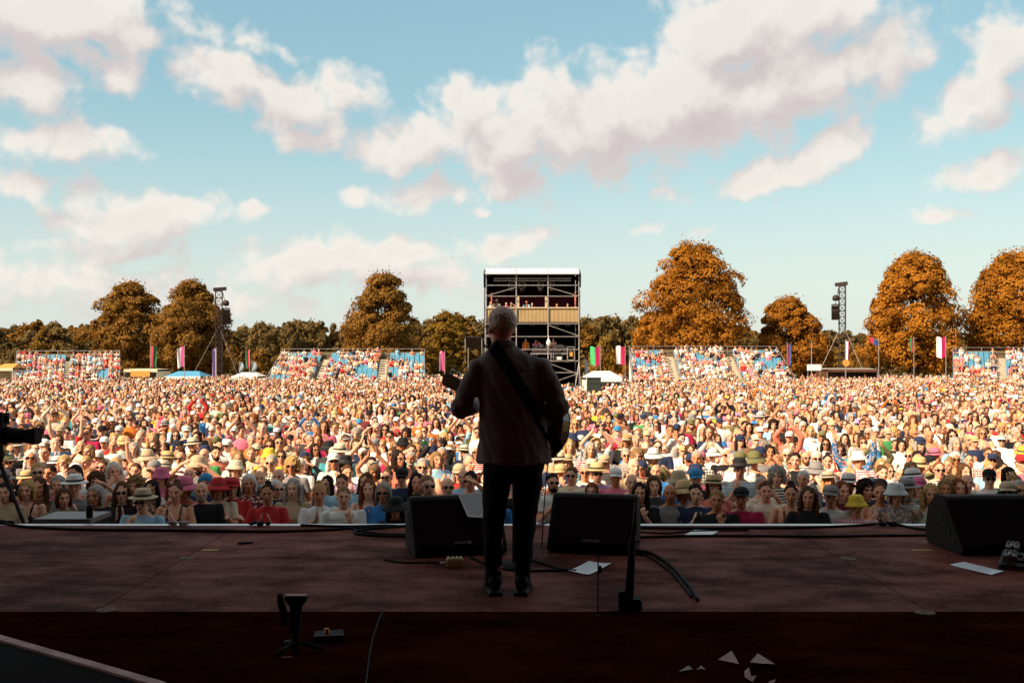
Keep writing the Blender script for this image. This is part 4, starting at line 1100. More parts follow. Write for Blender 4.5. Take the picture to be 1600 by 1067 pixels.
def add_person(x, y, scale, yaw, a, z=0.0):
    lab = describe(a)
    if lab in USED or len(lab.split()) > 16: return None
    USED.add(lab)
    sk = a.get('skin') or RND.choice(SKINC)
    p = inst('person', body_mesh(a['sex'], a['pose']), sk, [MT['skin']], None)
    p.location = (x, y, z); p.rotation_euler = (0, 0, yaw)
    fx = -1 if a.get('flip') else 1
    p.scale = (fx * scale, scale, scale)
    tag(p, lab, 'person', 'people in the crowd below the stage')
    inst('shirt', shirt_mesh(a['sex'], a['pose'], a['top']), TOPS[a['topc']], [PAT[a['pat']] if a['pat'] else MT['cloth']], p)
    inst('trousers', trouser_mesh(), RND.choice([(.03, .04, .08), (.02, .02, .02), (.20, .15, .09), (.10, .12, .18)]), [MT['cloth']], p)
    if a['hair']: inst('hair', hair_mesh(a['hair']), HAIRC[a['hairc']], [MT['hair']], p)
    if a['hat']:
        h_ = inst('hat', hat_mesh(a['hat']), HATC[a['hatc']], [MT['hat'], MT['band']] if a['hat'] in ('straw', 'sun') else [MT['hat']], p)
        tx, ty, k_ = RND.uniform(-.13, .10), RND.uniform(-.08, .08), RND.uniform(1.0, 1.07)
        h_.matrix_local = Matrix.Translation((0, .01, 1.70)) @ Euler((tx, ty, 0)).to_matrix().to_4x4() @ Matrix.Diagonal((k_, k_, RND.uniform(.95, 1.15), 1)) @ Matrix.Translation((0, -.01, -1.70))
    if a['glasses']: inst('sunglasses', glasses_mesh(), (0, 0, 0), [MT['lens']], p)
    if a['beard']: inst('beard', beard_mesh(), HAIRC[a['hairc']], [MT['hair']], p)
    PEOPLE.append((x, y))
    return p
def A(sex, hair, hairc, hat, hatc, gl, beard, topc, top, pose, pat=None, noun=None, flip=False):
    return dict(sex=sex, hair=hair, hairc=hairc, hat=hat, hatc=hatc, glasses=gl, beard=beard, topc=topc, top=top, pose=pose, pat=pat, noun=noun, flip=flip)
FRONT = [  # px, py of the face, looks
    (8, 772, A('f', 'bob', 'dark', None, None, 0, 0, 'beige', 'tee', 'lean')),
    (42, 769, A('f', 'bob', 'blonde', None, None, 0, 0, 'black', 'vest', 'lean')),
    (61, 764, A('f', 'long', 'brown', None, None, 0, 0, 'brown', 'tee', 'down')),
    (90, 760, A('f', 'bob', 'grey', None, None, 0, 0, 'pink', 'tee', 'cover')),
    (116, 763, A('m', 'short', 'grey', 'straw', 'white', 0, 0, 'grey', 'tee', 'clap')),
    (149, 777, A('f', 'bob', 'grey', None, None, 0, 0, 'black', 'tee', 'chin')),
    (191, 772, A('f', 'long', 'brown', None, None, 1, 0, 'black', 'tee', 'pray')),
    (211, 762, A('f', 'curly', 'sandy', None, None, 0, 0, 'white', 'tee', 'down')),
    (236, 769, A('f', 'long', 'dark', None, None, 0, 0, 'brown', 'tee', 'lean', 'floral')),
    (252, 748, A('f', 'bob', 'brown', 'bucket', 'pink', 1, 0, 'pink', 'tee', 'down')),
    (274, 772, A('f', 'updo', 'brown', None, None, 0, 0, 'charcoal', 'vest', 'clap')),
    (287, 764, A('f', 'bob', 'blonde', 'sun', 'pink', 0, 0, 'coral', 'tee', 'down')),
    (315, 770, A('m', None, 'grey', None, None, 0, 1, 'black', 'tee', 'lean')),
    (296, 744, A('m', 'fringe', 'white', None, None, 0, 0, 'teal', 'tee', 'hold')),
    (321, 757, A('f', 'bob', 'brown', 'scarf', 'blue', 0, 0, 'navy', 'tee', 'down')),
    (341, 766, A('f', 'bob', 'grey', 'sun', 'red', 0, 0, 'cream', 'tee', 'down')),
    (363, 764, A('f', 'bob', 'brown', 'cap', 'red', 0, 0, 'red', 'long', 'hold')),
    (389, 758, A('f', 'bob', 'white', None, None, 0, 0, 'maroon', 'long', 'down', 'floral')),
    (405, 750, A('m', 'fringe', 'white', None, None, 0, 1, 'charcoal', 'long', 'down')),
    (418, 774, A('f', 'updo', 'dark', None, None, 0, 0, 'red', 'long', 'clap')),
    (435, 747, A('m', None, 'grey', None, None, 0, 0, 'coral', 'tee', 'down')),
    (458, 766, A('f', 'long', 'grey', None, None, 0, 0, 'beige', 'long', 'fold')),
    (499, 774, A('f', 'updo', 'blonde', None, None, 0, 0, 'white', 'tee', 'pray')),
    (534, 757, A('m', 'short', 'brown', None, None, 0, 0, 'light blue', 'tee', 'down')),
    (537, 779, A('m', 'short', 'sandy', None, None, 0, 0, 'white', 'tee', 'chin', None, 'boy')),
    (576, 767, A('f', 'long', 'auburn', None, None, 0, 0, 'red', 'vest', 'down')),
    (599, 772, A('f', 'bob', 'grey', None, None, 1, 0, 'blue', 'tee', 'lean')),
    (618, 796, A('f', 'long', 'dark', 'sun', 'black', 1, 0, 'black', 'tee', 'lean')),
    (628, 747, A('m', 'short', 'dark', 'cap', 'black', 1, 0, 'navy', 'long', 'down')),
    (651, 756, A('f', 'long', 'dark', None, None, 0, 0, 'black', 'tee', 'fold')),
    (670, 758, A('m', None, 'white', None, None, 0, 1, 'charcoal', 'tee', 'down')),
    (700, 763, A('m', None, 'brown', None, None, 1, 0, 'beige', 'tee', 'down')),
    (724, 748, A('m', 'fringe', 'white', None, None, 0, 0, 'light blue', 'tee', 'down')),
    (864, 756, A('m', 'short', 'dark', None, None, 1, 1, 'white', 'tee', 'pray')),
    (893, 745, A('m', 'short', 'brown', None, None, 1, 0, 'cream', 'tee', 'down')),
    (914, 740, A('m', 'short', 'grey', None, None, 1, 0, 'white', 'tee', 'fold')),
    (962, 748, A('m', 'short', 'grey', 'cap', 'white', 0, 0, 'pink', 'tee', 'down')),
    (987, 756, A('m', None, 'grey', None, None, 0, 0, 'orange', 'tee', 'down')),
    (1000, 773, A('f', 'long', 'dark', None, None, 0, 0, 'black', 'tee', 'chin')),
    (1022, 761, A('f', 'bob', 'brown', None, None, 0, 0, 'charcoal', 'tee', 'down')),
    (1047, 773, A('m', 'fringe', 'brown', None, None, 0, 0, 'grey', 'tee', 'fold')),
    (1069, 771, A('f', 'bob', 'grey', 'sun', 'straw-coloured', 0, 0, 'white', 'tee', 'down')),
    (1087, 774, A('m', 'short', 'dark', None, None, 0, 0, 'navy', 'long', 'clap')),
    (1087, 750, A('m', 'short', 'brown', 'cap', 'blue', 0, 0, 'black', 'tee', 'down')),
    (1115, 764, A('f', 'bob', 'brown', 'straw', 'straw-coloured', 0, 0, 'coral', 'tee', 'down')),
    (1120, 784, A('m', 'short', 'sandy', None, None, 0, 0, 'black', 'tee', 'chin', None, 'boy')),
    (1158, 780, A('m', 'short', 'brown', 'cap', 'black', 0, 0, 'crimson', 'tee', 'lean')),
    (1197, 770, A('m', 'short', 'brown', None, None, 0, 0, 'cream', 'tee', 'lean')),
    (1236, 775, A('f', 'updo', 'dark', None, None, 0, 0, 'brown', 'vest', 'lean')),
    (1263, 780, A('f', 'long', 'brown', None, None, 0, 0, 'black', 'tee', 'lean', None, 'girl')),
    (1298, 778, A('m', 'short', 'dark', 'cap', 'grey', 0, 0, 'white', 'tee', 'lean')),
    (1317, 770, A('f', 'long', 'auburn', None, None, 0, 0, 'maroon', 'tee', 'down')),
    (1338, 793, A('m', 'short', 'brown', 'bucket', 'yellow', 0, 0, 'pink', 'tee', 'fold', 'checked', 'child')),
    (1354, 768, A('f', 'curly', 'dark', None, None, 0, 0, 'charcoal', 'tee', 'clap')),
    (1375, 772, A('f', 'updo', 'brown', None, None, 0, 0, 'grey', 'vest', 'clap', 'floral')),
    (1400, 775, A('f', 'bob', 'grey', 'bucket', 'silver', 0, 0, 'grey', 'long', 'down', 'floral')),
    (1417, 770, A('m', 'short', 'grey', 'straw', 'grey', 0, 1, 'grey', 'long', 'clap', 'checked')),
    (1436, 764, A('f', 'bob', 'blonde', 'cap', 'pink', 0, 0, 'grey', 'tee', 'down')),
    (1455, 775, A('f', 'long', 'blonde', None, None, 0, 0, 'mint', 'tee', 'clap', 'floral')),
    (1478, 766, A('f', 'bob', 'sandy', None, None, 0, 0, 'coral', 'tee', 'hold')),
    (1498, 766, A('f', 'long', 'auburn', None, None, 0, 0, 'brown', 'tee', 'down')),
    (1511, 757, A('m', 'fringe', 'grey', None, None, 0, 0, 'beige', 'tee', 'down', 'checked')),
    (1546, 750, A('m', 'short', 'dark', 'cap', 'black', 1, 0, 'white', 'tee', 'hold')),
    (1577, 746, A('f', 'bob', 'dark', None, None, 0, 0, 'teal', 'tee', 'down')),
    (1594, 768, A('m', 'short', 'grey', None, None, 1, 0, 'light blue', 'tee', 'down', 'checked')),
    (100, 725, A('f', 'bob', 'blonde', None, None, 0, 0, 'white', 'tee', 'cover')),
    (262, 722, A('m', 'short', 'grey', 'straw', 'straw-coloured', 1, 1, 'maroon', 'tee', 'down')),
    (192, 694, A('m', 'short', 'grey', 'sun', 'straw-coloured', 0, 0, 'mint', 'tee', 'hold')),
    (540, 730, A('f', 'bob', 'dark', 'straw', 'black', 1, 0, 'white', 'tee', 'pray')),
    (368, 735, A('f', 'bob', 'grey', 'bucket', 'cream', 0, 0, 'cream', 'tee', 'down')),
    (420, 715, A('m', 'short', 'brown', 'bucket', 'yellow', 0, 0, 'yellow', 'tee', 'hold')),
    (1145, 722, A('m', 'short', 'grey', None, None, 0, 0, 'red', 'long', 'down', 'pinstriped')),
    (104, 678, A('m', 'short', 'dark', None, None, 1, 0, 'red', 'tee', 'arms')),
    (933, 742, A('m', 'short', 'brown', 'straw', 'straw-coloured', 1, 0, 'lilac', 'tee', 'clap')),
    (873, 724, A('m', 'short', 'grey', 'straw', 'cream', 0, 0, 'navy', 'tee', 'down')),
]
for px, py, a in FRONT:
    D = min(max(1.58 * F / (py - 567), 11.5), 21)
    zh = CAMZ - (py - 567) / F * D
    hc = 1.625
    a['row'] = max(0, int(round((D - 11.6) / .62)))
    sc = min(max(zh / hc, .84), 1.09)
    if a['pose'] == 'down' and RND.random() < .45: a['pose'] = RND.choice(['clap', 'clap', 'hold', 'chin', 'pray'])
    if a['pose'] == 'lean' and a['row'] > 0: a['pose'] = 'fold'
    p = add_person((px - 800) / F * D, D, sc, RND.uniform(-.22, .22) - .35 * (px - 800) / 1600, a)
    if p is None: print('FRONT duplicate label', px, describe(a), len(describe(a).split()))
    elif px == 1298:
        cu = bpy.data.curves.new('n', 'FONT'); cu.body = '3'; cu.size = .10; cu.extrude = .002
        o = bpy.data.objects.new('tmp', cu); COL.objects.link(o)
        me = bpy.data.meshes.new_from_object(o.evaluated_get(bpy.context.evaluated_depsgraph_get())); bpy.data.objects.remove(o)
        o = obj('sleeve_number', me, MT['darkcloth'], p); o.location = (-.285, -.10, 1.29); o.rotation_euler = (math.pi / 2, 0, -.5)
def random_look(row):
    sex = 'm' if RND.random() < .52 else 'f'
    hat = None; hatc = None
    if RND.random() < .36:
        hat = RND.choices(['straw', 'sun', 'bucket', 'cap', 'visor', 'scarf'], [20, 5, 12, 54, 5, 2] if sex == 'm' else [26, 16, 18, 24, 8, 4])[0]
        hatc = RND.choices(list(HATC), [4, 32, 12, 12, 12, 3, 2.5, 3, 1.5, 6, 8, 5, 9, .6, .4])[0]
        if hat == 'straw' and RND.random() < .6: hatc = RND.choice(['straw-coloured', 'cream', 'white'])
    hair = RND.choices(['short', 'crop', 'fringe', None], [55, 15, 18, 12])[0] if sex == 'm' else RND.choices(['bob', 'long', 'curly', 'updo'], [42, 34, 10, 14])[0]
    if hat: hair = {'m': RND.choice(['crop', 'fringe']), 'f': RND.choice(['long', 'fringe', 'bob'])}[sex] if hat not in ('visor',) else hair
    if hat in ('cap', 'bucket', 'straw', 'sun') and hair == 'bob': hair = 'long'
    if hat in ('cap', 'bucket', 'straw', 'sun') and hair == 'crop': hair = 'fringe'
    hairc = RND.choices(['grey', 'white', 'brown', 'dark', 'blonde', 'auburn', 'sandy'], [18, 8, 32, 22, 13, 5, 10])[0]
    beard = sex == 'm' and RND.random() < .22
    top = RND.choices(['tee', 'long', 'vest'], [76, 20, 4] if sex == 'm' else [70, 18, 12])[0]
    pat = RND.choices([None, 'striped', 'checked', 'floral'], [74, 8, 10, 8] if top != 'vest' else [90, 4, 0, 6])[0]
    pose = RND.choices(list(POSES), [25, 7, 3, 2.6, 0, 44, 8, 1.4, 4, 4, 8, .8])[0]
    return dict(sex=sex, hair=hair, hairc=hairc, hat=hat, hatc=hatc, glasses=RND.random() < .42, beard=beard, topc=wchoice(TOPW), top=top, pose=pose, pat=pat, noun=None, flip=RND.random() < .5, row=row)
NEAR_MAX, row, DLAST = 300, 0, 11.6
while len(PEOPLE) < NEAR_MAX:
    D = 11.6 + .60 * row + .012 * row * row
    half = 812 / F * D
    x = -half + RND.uniform(0, .4)
    while x < half and len(PEOPLE) < NEAR_MAX:
        yy = D + RND.uniform(-.24, .24)
        md = .62 if row == 0 else .50 if row == 1 else .36
        if all((x - a) ** 2 + (yy - b) ** 2 > md ** 2 for a, b in PEOPLE):
            for _ in range(6):
                if add_person(x, yy, RND.uniform(.91, 1.05) * (1.0), RND.gauss(0, .28) - .3 * x / half, random_look(row)): break
        x += RND.uniform(.40, .58) + .012 * row * RND.random() + (.35 if RND.random() < .08 else 0)
    row += 1; DLAST = D
print('near people', len(PEOPLE), 'to', DLAST)

# ------------------------------------------------------------------ the rest of the crowd: one mass
FM = {'skin': mat('crowd_skin', rough=.55, src='c_skin', spec=.3), 'top': mat('crowd_cloth', rough=.88, src='c_top', spec=.2), 'leg': mat('crowd_trousers', rough=.9, src='c_leg', spec=.2),
      'hair': mat('crowd_hair', rough=.75, spec=.12, src='c_hair'), 'hat': mat('crowd_hat', rough=.85, src='c_hat', spec=.2)}
mul_attr(FM['skin'], 'tone')
def proto(i, a):
    bm = bmesh.new(); mats = []
    def put(me, m):
        if m not in mats: mats.append(m)
        k_ = len(bm.faces); bm.from_mesh(me)
        bm.faces.ensure_lookup_table()
        for f in bm.faces[k_:]:
            f.material_index = mats.index(m) if not (m is FM['hat'] and f.material_index == 1) else mats.index(MT['band'])
    put(body_mesh(a['sex'], a['pose'], .014, .30), FM['skin'])
    put(shirt_mesh(a['sex'], a['pose'], a['top'], .020, .5), FM['top'])
    put(trouser_mesh(), FM['leg'])
    if a['hair']: put(hair_mesh(a['hair']), FM['hair'])
    if a['hat']:
        mats.append(MT['band']); put(hat_mesh(a['hat']), FM['hat'])
    if a['glasses']: put(glasses_mesh(), MT['lens'])
    if a['beard']: put(beard_mesh(), FM['hair'])
    me = bpy.data.meshes.new('crowd_figure'); bm.to_mesh(me); bm.free()
    for m in mats: me.materials.append(m)
    me.polygons.foreach_set('use_smooth', [True] * len(me.polygons))
    return bpy.data.objects.new('crowd_figure', me)
NV = 60
def far_look():
    a = random_look(0)
    if a['hat'] and RND.random() < .25: a['hat'] = None; a['hair'] = RND.choice(['short', 'short', 'bob'] if a['sex'] == 'm' else ['bob', 'long', 'curly'])
    return a
protos = [proto(i, far_look()) for i in range(NV)]
pts = []
D = DLAST + .70
while D < 122:
    half = 835 / F * D
    sp = .60 + .0022 * D
    x = -half + RND.uniform(0, .5)
    while x < half:
        xx, yy = x + RND.gauss(0, .13), D + RND.uniform(-.36, .36)
        px = 800 + xx / yy * F
        ok = True
        if 70 < yy and 752 < px < 915: ok = False
        if yy > 62 and 728 < px < 756: ok = False
        if yy > 54 and 913 < px < 945: ok = False
        if yy > 92 and (px < 190 or 400 < px < 668 or 978 < px < 1252 or px > 1484): ok = False
        if yy > 99 and RND.random() < .5: ok = False
        if ok and RND.random() < .93 + .25 * mnoise.noise(Vector((xx * .35, yy * .35, 3))): pts.append((xx, yy, 0.0))
        x += sp * RND.uniform(.8, 1.2)
    D += .70 + .0020 * D
nfield = len(pts)
# onlookers on the mixing tower's gallery and at the desks
for px in (766, 776, 791, 799, 823, 832, 871, 888): pts.append((P(px, 475, TD).x, TD + .8, Zt(502) - .28 + RND.uniform(-.1, .1)))
for px in (822, 838, 866): pts.append((P(px, 475, TD).x, TD + 1.7, Zt(565) + .05))
pts += SEATPTS
n = len(pts)
print('mass of people', nfield, 'seated', len(SEATPTS))
Pn = np.array(pts, dtype=np.float32)
me = bpy.data.meshes.new('crowd'); me.vertices.add(n); me.vertices.foreach_set('co', Pn.ravel())
def pattr(name, typ, arr, key):
    at = me.attributes.new(name, typ, 'POINT'); at.data.foreach_set(key, np.asarray(arr).ravel())
pattr('variant', 'INT', NPR.integers(0, NV, n).astype(np.int32), 'value')
yaw = NPR.normal(0, .30, n) - .3 * Pn[:, 0] / (Pn[:, 1] * .5 + 1)
pattr('turn', 'FLOAT_VECTOR', np.stack([np.zeros(n), np.zeros(n), yaw], 1).astype(np.float32), 'vector')
sc = np.clip(NPR.normal(.975, .045, n), .86, 1.09)
pattr('size', 'FLOAT_VECTOR', np.stack([sc * np.where(NPR.random(n) < .5, 1, -1), sc, sc], 1).astype(np.float32), 'vector')
def cols(table, w=None):
    v = np.array(list(table.values()) if isinstance(table, dict) else table)
    p = np.array(w, float) / sum(w) if w is not None else None
    c = v[NPR.choice(len(v), n, p=p)] * NPR.uniform(.85, 1.12, (n, 1))
    return np.concatenate([np.clip(c, 0, .85), np.ones((n, 1))], 1).astype(np.float32)
pattr('c_skin', 'FLOAT_COLOR', cols(SKINC), 'color')
ct = cols({k_: TOPS[k_] for k_ in TOPW}, list(TOPW.values()))
ns_ = len(SEATPTS); pal = np.array([TOPS[k_] for k_ in ('white', 'white', 'white', 'cream', 'pink', 'coral', 'light blue', 'navy', 'grey', 'black', 'red', 'beige')])
ct[-ns_:, :3] = pal[NPR.integers(0, len(pal), ns_)]
pattr('c_top', 'FLOAT_COLOR', ct, 'color')
pattr('c_hat', 'FLOAT_COLOR', cols(HATC, [10, 34, 10, 11, 12, 2.5, 2.5, 3, 1.5, 6, 7, 5, 9, .6, .4]), 'color')
pattr('c_hair', 'FLOAT_COLOR', cols(HAIRC, [17, 7, 34, 26, 12, 5, 9]), 'color')
pattr('c_leg', 'FLOAT_COLOR', cols([(.03, .04, .08), (.02, .02, .02), (.22, .16, .10), (.10, .13, .20), (.5, .4, .28)]), 'color')
crowd = bpy.data.objects.new('crowd', me); COL.objects.link(crowd); crowd['kind'] = 'stuff'
crowd['label'] = 'dense sunlit festival crowd filling the field and the grandstand seats'
ng = bpy.data.node_groups.new('crowd_scatter', 'GeometryNodeTree')
ng.interface.new_socket('Geometry', in_out='INPUT', socket_type='NodeSocketGeometry')
ng.interface.new_socket('Geometry', in_out='OUTPUT', socket_type='NodeSocketGeometry')
N = ng.nodes.new; L = ng.links.new
gi, go = N('NodeGroupInput'), N('NodeGroupOutput')
m2p = N('GeometryNodeMeshToPoints'); L(gi.outputs[0], m2p.inputs[0])
iop = N('GeometryNodeInstanceOnPoints'); L(m2p.outputs[0], iop.inputs['Points'])
g2i = N('GeometryNodeGeometryToInstance')
for o in protos:
    oi = N('GeometryNodeObjectInfo'); oi.inputs['Object'].default_value = o; oi.inputs['As Instance'].default_value = False
    L(oi.outputs['Geometry'], g2i.inputs[0])
L(g2i.outputs[0], iop.inputs['Instance']); iop.inputs['Pick Instance'].default_value = True
def na(name, typ):
    q = N('GeometryNodeInputNamedAttribute'); q.data_type = typ; q.inputs['Name'].default_value = name; return q.outputs[0]
L(na('variant', 'INT'), iop.inputs['Instance Index'])
e2r = N('FunctionNodeEulerToRotation'); L(na('turn', 'FLOAT_VECTOR'), e2r.inputs[0]); L(e2r.outputs[0], iop.inputs['Rotation'])
L(na('size', 'FLOAT_VECTOR'), iop.inputs['Scale'])
L(iop.outputs[0], go.inputs[0])
md_ = crowd.modifiers.new('scatter', 'NODES'); md_.node_group = ng
# ------------------------------------------------------------------ the performer, seen from behind
PD = 6.26; PX = -.02
MT['overshirt'] = mat('charcoal_brown_overshirt', (.19, .137, .126), .85, spec=.25, var=.14, vscale=7, bump=.6, bscale=16)
MT['btrouser'] = mat('black_trousers', (.012, .007, .007), .85, spec=.1, bump=.6, bscale=18)
MT['pskin'] = mat('performer_skin', (.70, .25, .16), .5, spec=.35, var=.1, vscale=20, bump=.15, bscale=120)
MT['ghair'] = mat('short_grey_hair', (.80, .58, .48), .7, var=.30, vscale=70, bump=.9, bscale=170)
MT['webbing'] = mat('black_webbing', (.012, .009, .009), .95, spec=.1)
MT['leather'] = mat('black_leather', (.008, .006, .006), .55, spec=.12, bump=.2, bscale=90)
perf = thing('person', 'grey-haired guitarist in dark overshirt and black trousers, his back turned, standing on the stage', 'person', (PX, PD, SZ))
Hx = Matrix.Translation((-.045, -.005, 0)) @ Matrix.Rotation(math.radians(200), 4, 'Z') @ Matrix.Translation((0, -.012, .012))
Hs = Matrix.Translation((0, 0, 1.5)) @ Matrix.Diagonal((1.06, 1.06, 1.03, 1)) @ Matrix.Translation((0, 0, -1.5))
hm = MB(); head_prims(hm, 'm')
b = MB(); merge(b, hm, Hx @ Hs)
b.rings([(.80, .02, 0, .155, .105), (.92, .02, 0, .172, .115), (1.10, .02, 0, .165, .115), (1.28, .01, 0, .18, .12), (1.40, 0, -.005, .18, .105), (1.46, -.01, -.01, .13, .08), (1.51, -.03, -.01, .07, .065)], 22)
SHL, SHR = Vector((-.195, -.02, 1.425)), Vector((.205, -.02, 1.42))
ELL, ELR = Vector((-.295, -.02, 1.16)), Vector((.315, -.03, 1.17))
WRL, WRR = Vector((-.215, .26, 1.165)), Vector((.12, .29, 1.07))
for S_, E_, W_ in ((SHL, ELL, WRL), (SHR, ELR, WRR)):
    b.tube([S_ * .8 + Vector((0, 0, .28)), S_, S_.lerp(E_, .5), E_], [.05, .055, .05, .043], 10); b.ell(E_, (.043,) * 3, 8)
    b.tube([E_, E_.lerp(W_, .35), W_], [.043, .042, .029], 10)
hand(b, WRL, (.02, .75, .40), (.75, .1, -.3), .75, thumb=1)
hand(b, WRR, (-.80, .25, -.25), (0, -1, .1), .45, thumb=-1)
for s, ax, kx in ((-1, -.085, -.095), (1, .085, .095)):
    b.tube([(s * .09 + .02, 0, .84), (kx + .01, .02, .47), (ax, -.02, .10)], [.085, .055, .04], 12); b.ell((ax, .05, .05), (.04, .11, .04), 10)
pm_ = remesh(b, .008, .6, 2); paint_tone(pm_, Hx @ Hs); mul_attr(MT['pskin'], 'tone')
obj('body', pm_, MT['pskin'], perf)
h = MB()
for c, r in (((0, .024, 1.696), (.083, .097, .080)), ((0, .058, 1.672), (.075, .064, .056)), ((-.060, .03, 1.66), (.020, .04, .035)), ((.060, .03, 1.66), (.020, .04, .035))): h.ell(c, r, 18)
hh = MB(); merge(hh, h, Hx @ Hs)
obj('hair', remesh(hh, .006, 1, 1, .0035, 60, 'hair'), MT['ghair'], perf)
gl = MB()
for s in (-1, 1): gl.bar((s * .074, -.085, 1.652), (s * .083, .02, 1.650), .006); gl.ell((s * .036, -.100, 1.645), (.027, .004, .018), 10)
gl.bar((-.012, -.106, 1.652), (.012, -.106, 1.652), .005)
g2 = MB(); merge(g2, gl, Hx @ Hs); g2.build('glasses', MT['leather'], perf, True)
# overshirt: boxy body, long sleeves, stand collar
s_ = MB()
s_.rings([(.815, .035, .0, .232, .150), (.84, .035, 0, .236, .154), (.95, .030, -.005, .224, .150), (1.08, .022, -.008, .210, .144), (1.20, .014, -.010, .204, .142), (1.31, .006, -.014, .212, .138), (1.39, .004, -.018, .218, .126), (1.44, .002, -.018, .216, .112), (1.475, -.004, -.018, .186, .098), (1.505, -.014, -.015, .140, .086), (1.53, -.026, -.012, .096, .076), (1.545, -.030, -.012, .078, .070)], 30)
for S_, E_, W_ in ((SHL, ELL, WRL), (SHR, ELR, WRR)):
    s_.ell(S_ + Vector((0, 0, -.022)), (.066, .076, .070), 14)
    s_.tube([Vector((S_.x * .55, -.015, 1.39)), S_ + Vector((0, 0, -.02)), S_.lerp(E_, .35), S_.lerp(E_, .7), E_], [.066, .068, .066, .064, .060], 16)
    s_.ell(E_ + Vector((.006 if S_.x > 0 else -.006, 0, -.008)), (.060, .060, .064), 12)
    s_.tube([E_, E_.lerp(W_, .35), E_.lerp(W_, .65), E_.lerp(W_, .92)], [.062, .060, .054, .048], 16)
shm = remesh(s_, .0095, 1, 2, .0, 1, 'overshirt')
n = len(shm.vertices); co = np.empty(n * 3); shm.vertices.foreach_get('co', co); co = co.reshape(-1, 3)
no = np.empty(n * 3); shm.vertex_normals.foreach_get('vector', no); no = no.reshape(-1, 3)
d = np.zeros(n)
for i, c in enumerate(co):
    q = Vector(c); ax = abs(c[0] - .01)
    fold = mnoise.fractal(Vector((q.x * 9 + 3 * q.z, q.y * 7, q.z * 3.2 - 4 * ax)), .8, 2, 3)            # long hanging folds
    el = math.exp(-((c[2] - 1.17) / .13) ** 2) * (1 if ax > .24 else .25)
    cr = mnoise.noise(Vector((q.x * 10, q.y * 8, q.z * 26 + 14 * ax)))                                  # elbow creases
    yoke = -.004 * math.exp(-((c[2] - 1.385) / .006) ** 2) if c[1] < 0 and ax < .2 else 0
    hem = .006 if c[2] < .84 else 0
    seam = -.003 * math.exp(-((ax - .196) / .005) ** 2) if c[2] > 1.22 else 0
    d[i] = .012 * fold + .010 * el * cr + yoke + hem + seam
co += no * d[:, None]; shm.vertices.foreach_set('co', co.ravel()); shm.update()
obj('overshirt', shm, MT['overshirt'], perf)
cl = MB(); N_ = 28
for i in range(N_):
    a = 2 * math.pi * i / N_
cpts = [(-.034 + .074 * math.cos(2 * math.pi * i / N_), -.012 + .070 * math.sin(2 * math.pi * i / N_), 1.540 - .02 * math.sin(2 * math.pi * i / N_)) for i in range(N_ + 1)]
cl.tube(cpts, [(.026, .007)] * (N_ + 1), 8, flat=(0, 0, 1)); cl.build('collar', MT['overshirt'], perf, True)
t_ = MB(); t_.rings([(.74, .03, 0, .188, .118), (.82, .03, 0, .196, .128), (.92, .02, 0, .180, .12)], 24)
for s, ax, kx in ((-1, -.098, -.098), (1, .088, .100)):
    t_.tube([(s * .098 + .028, 0, .84), (s * .098 + .022, .0, .68), (kx, .015, .46), (kx + (ax - kx) * .5, .0, .25), (ax, -.005, .12), (ax, .0, .05)], [(.096, .108), (.090, .10), (.070, .078), (.058, .066), (.050, .060), (.056, .068)], 18, flat=(1, 0, 0))
obj('trousers', remesh(t_, .010, 1, 2, .009, 10, 'trousers'), MT['btrouser'], perf)
for ax, rot in ((-.098, .18), (.088, -.15)):
    m = MB(); m.ell((0, .045, .045), (.047, .135, .045), 14); m.ell((0, -.03, .075), (.045, .055, .06), 12); m.box((0, .03, .014), (.088, .27, .028))
    o = obj('shoe', remesh(m, .008, .6, 2, name='shoe'), MT['leather'], perf); o.location = (ax, -.01, -.004); o.rotation_euler = (0, 0, rot)

# guitar hanging before him
Ht, En = Vector((-.492, 6.95, 1.337 + SZ)), Vector((.335, 6.44, .94 + SZ))
U = (Ht - En).normalized(); LEN = (Ht - En).length
Nn = (Vector((0, 1, .12)) - U * U.dot(Vector((0, 1, .12)))).normalized(); Vv = Nn.cross(U)
if Vv.z < 0: Vv = -Vv
gt = thing('guitar', 'dark acoustic guitar with pale edge, held before the performer, headstock poking out beside his elbow', 'guitar', En)
Gm = Matrix((U, Vv, Nn)).transposed().to_4x4()
MT['gtr'] = mat('sunburst_guitar_lacquer', (.085, .025, .010), .22, var=.35, vscale=5)
MT['bind'] = mat('cream_binding', (.55, .36, .22), .4)
def outline(k=1.0):
    pts = []
    for i in range(44):
        t = i / 43
        w = .5 * (1 - math.cos(math.pi * min(1, t / .16))) if t < .16 else 1
        prof = np.interp(t, [0, .03, .08, .16, .28, .40, .52, .62, .72, .84, .93, .98, 1], [.0, .075, .135, .180, .198, .188, .152, .128, .135, .143, .120, .070, 0])
        pts.append((t * .50, prof))
    up = [(x, y * k) for x, y in pts]; dn_ = [(x, -y * k) for x, y in reversed(pts[1:-1])]
    return up + dn_
OL = outline()
MB().prism(OL, .095, Gm @ Matrix.Translation((0, 0, -.05))).build('guitar_body', MT['gtr'], gt, False, bevel=.004)
for zz_ in (-.052, .047):
    lp = [Gm @ Vector((x, y, zz_)) for x, y in OL]; MB().tube(lp + [lp[0]], .0038, 6).build('binding', MT['bind'], gt, True)
MB().tube([Gm @ Vector((.44, 0, .03)), Gm @ Vector((LEN - .19, 0, .035))], [(.026, .020), (.022, .016)], 10, flat=Vv).build('neck', MT['wood'], gt, True)
hs = [(LEN - .20, -.024), (LEN - .17, -.040), (LEN - .02, -.050), (LEN, -.036), (LEN + .008, 0), (LEN, .036), (LEN - .02, .050), (LEN - .17, .040), (LEN - .20, .024)]
MB().prism(hs, .017, Gm @ Matrix.Translation((0, 0, .022))).build('headstock', MT['wood'], gt, bevel=.003)
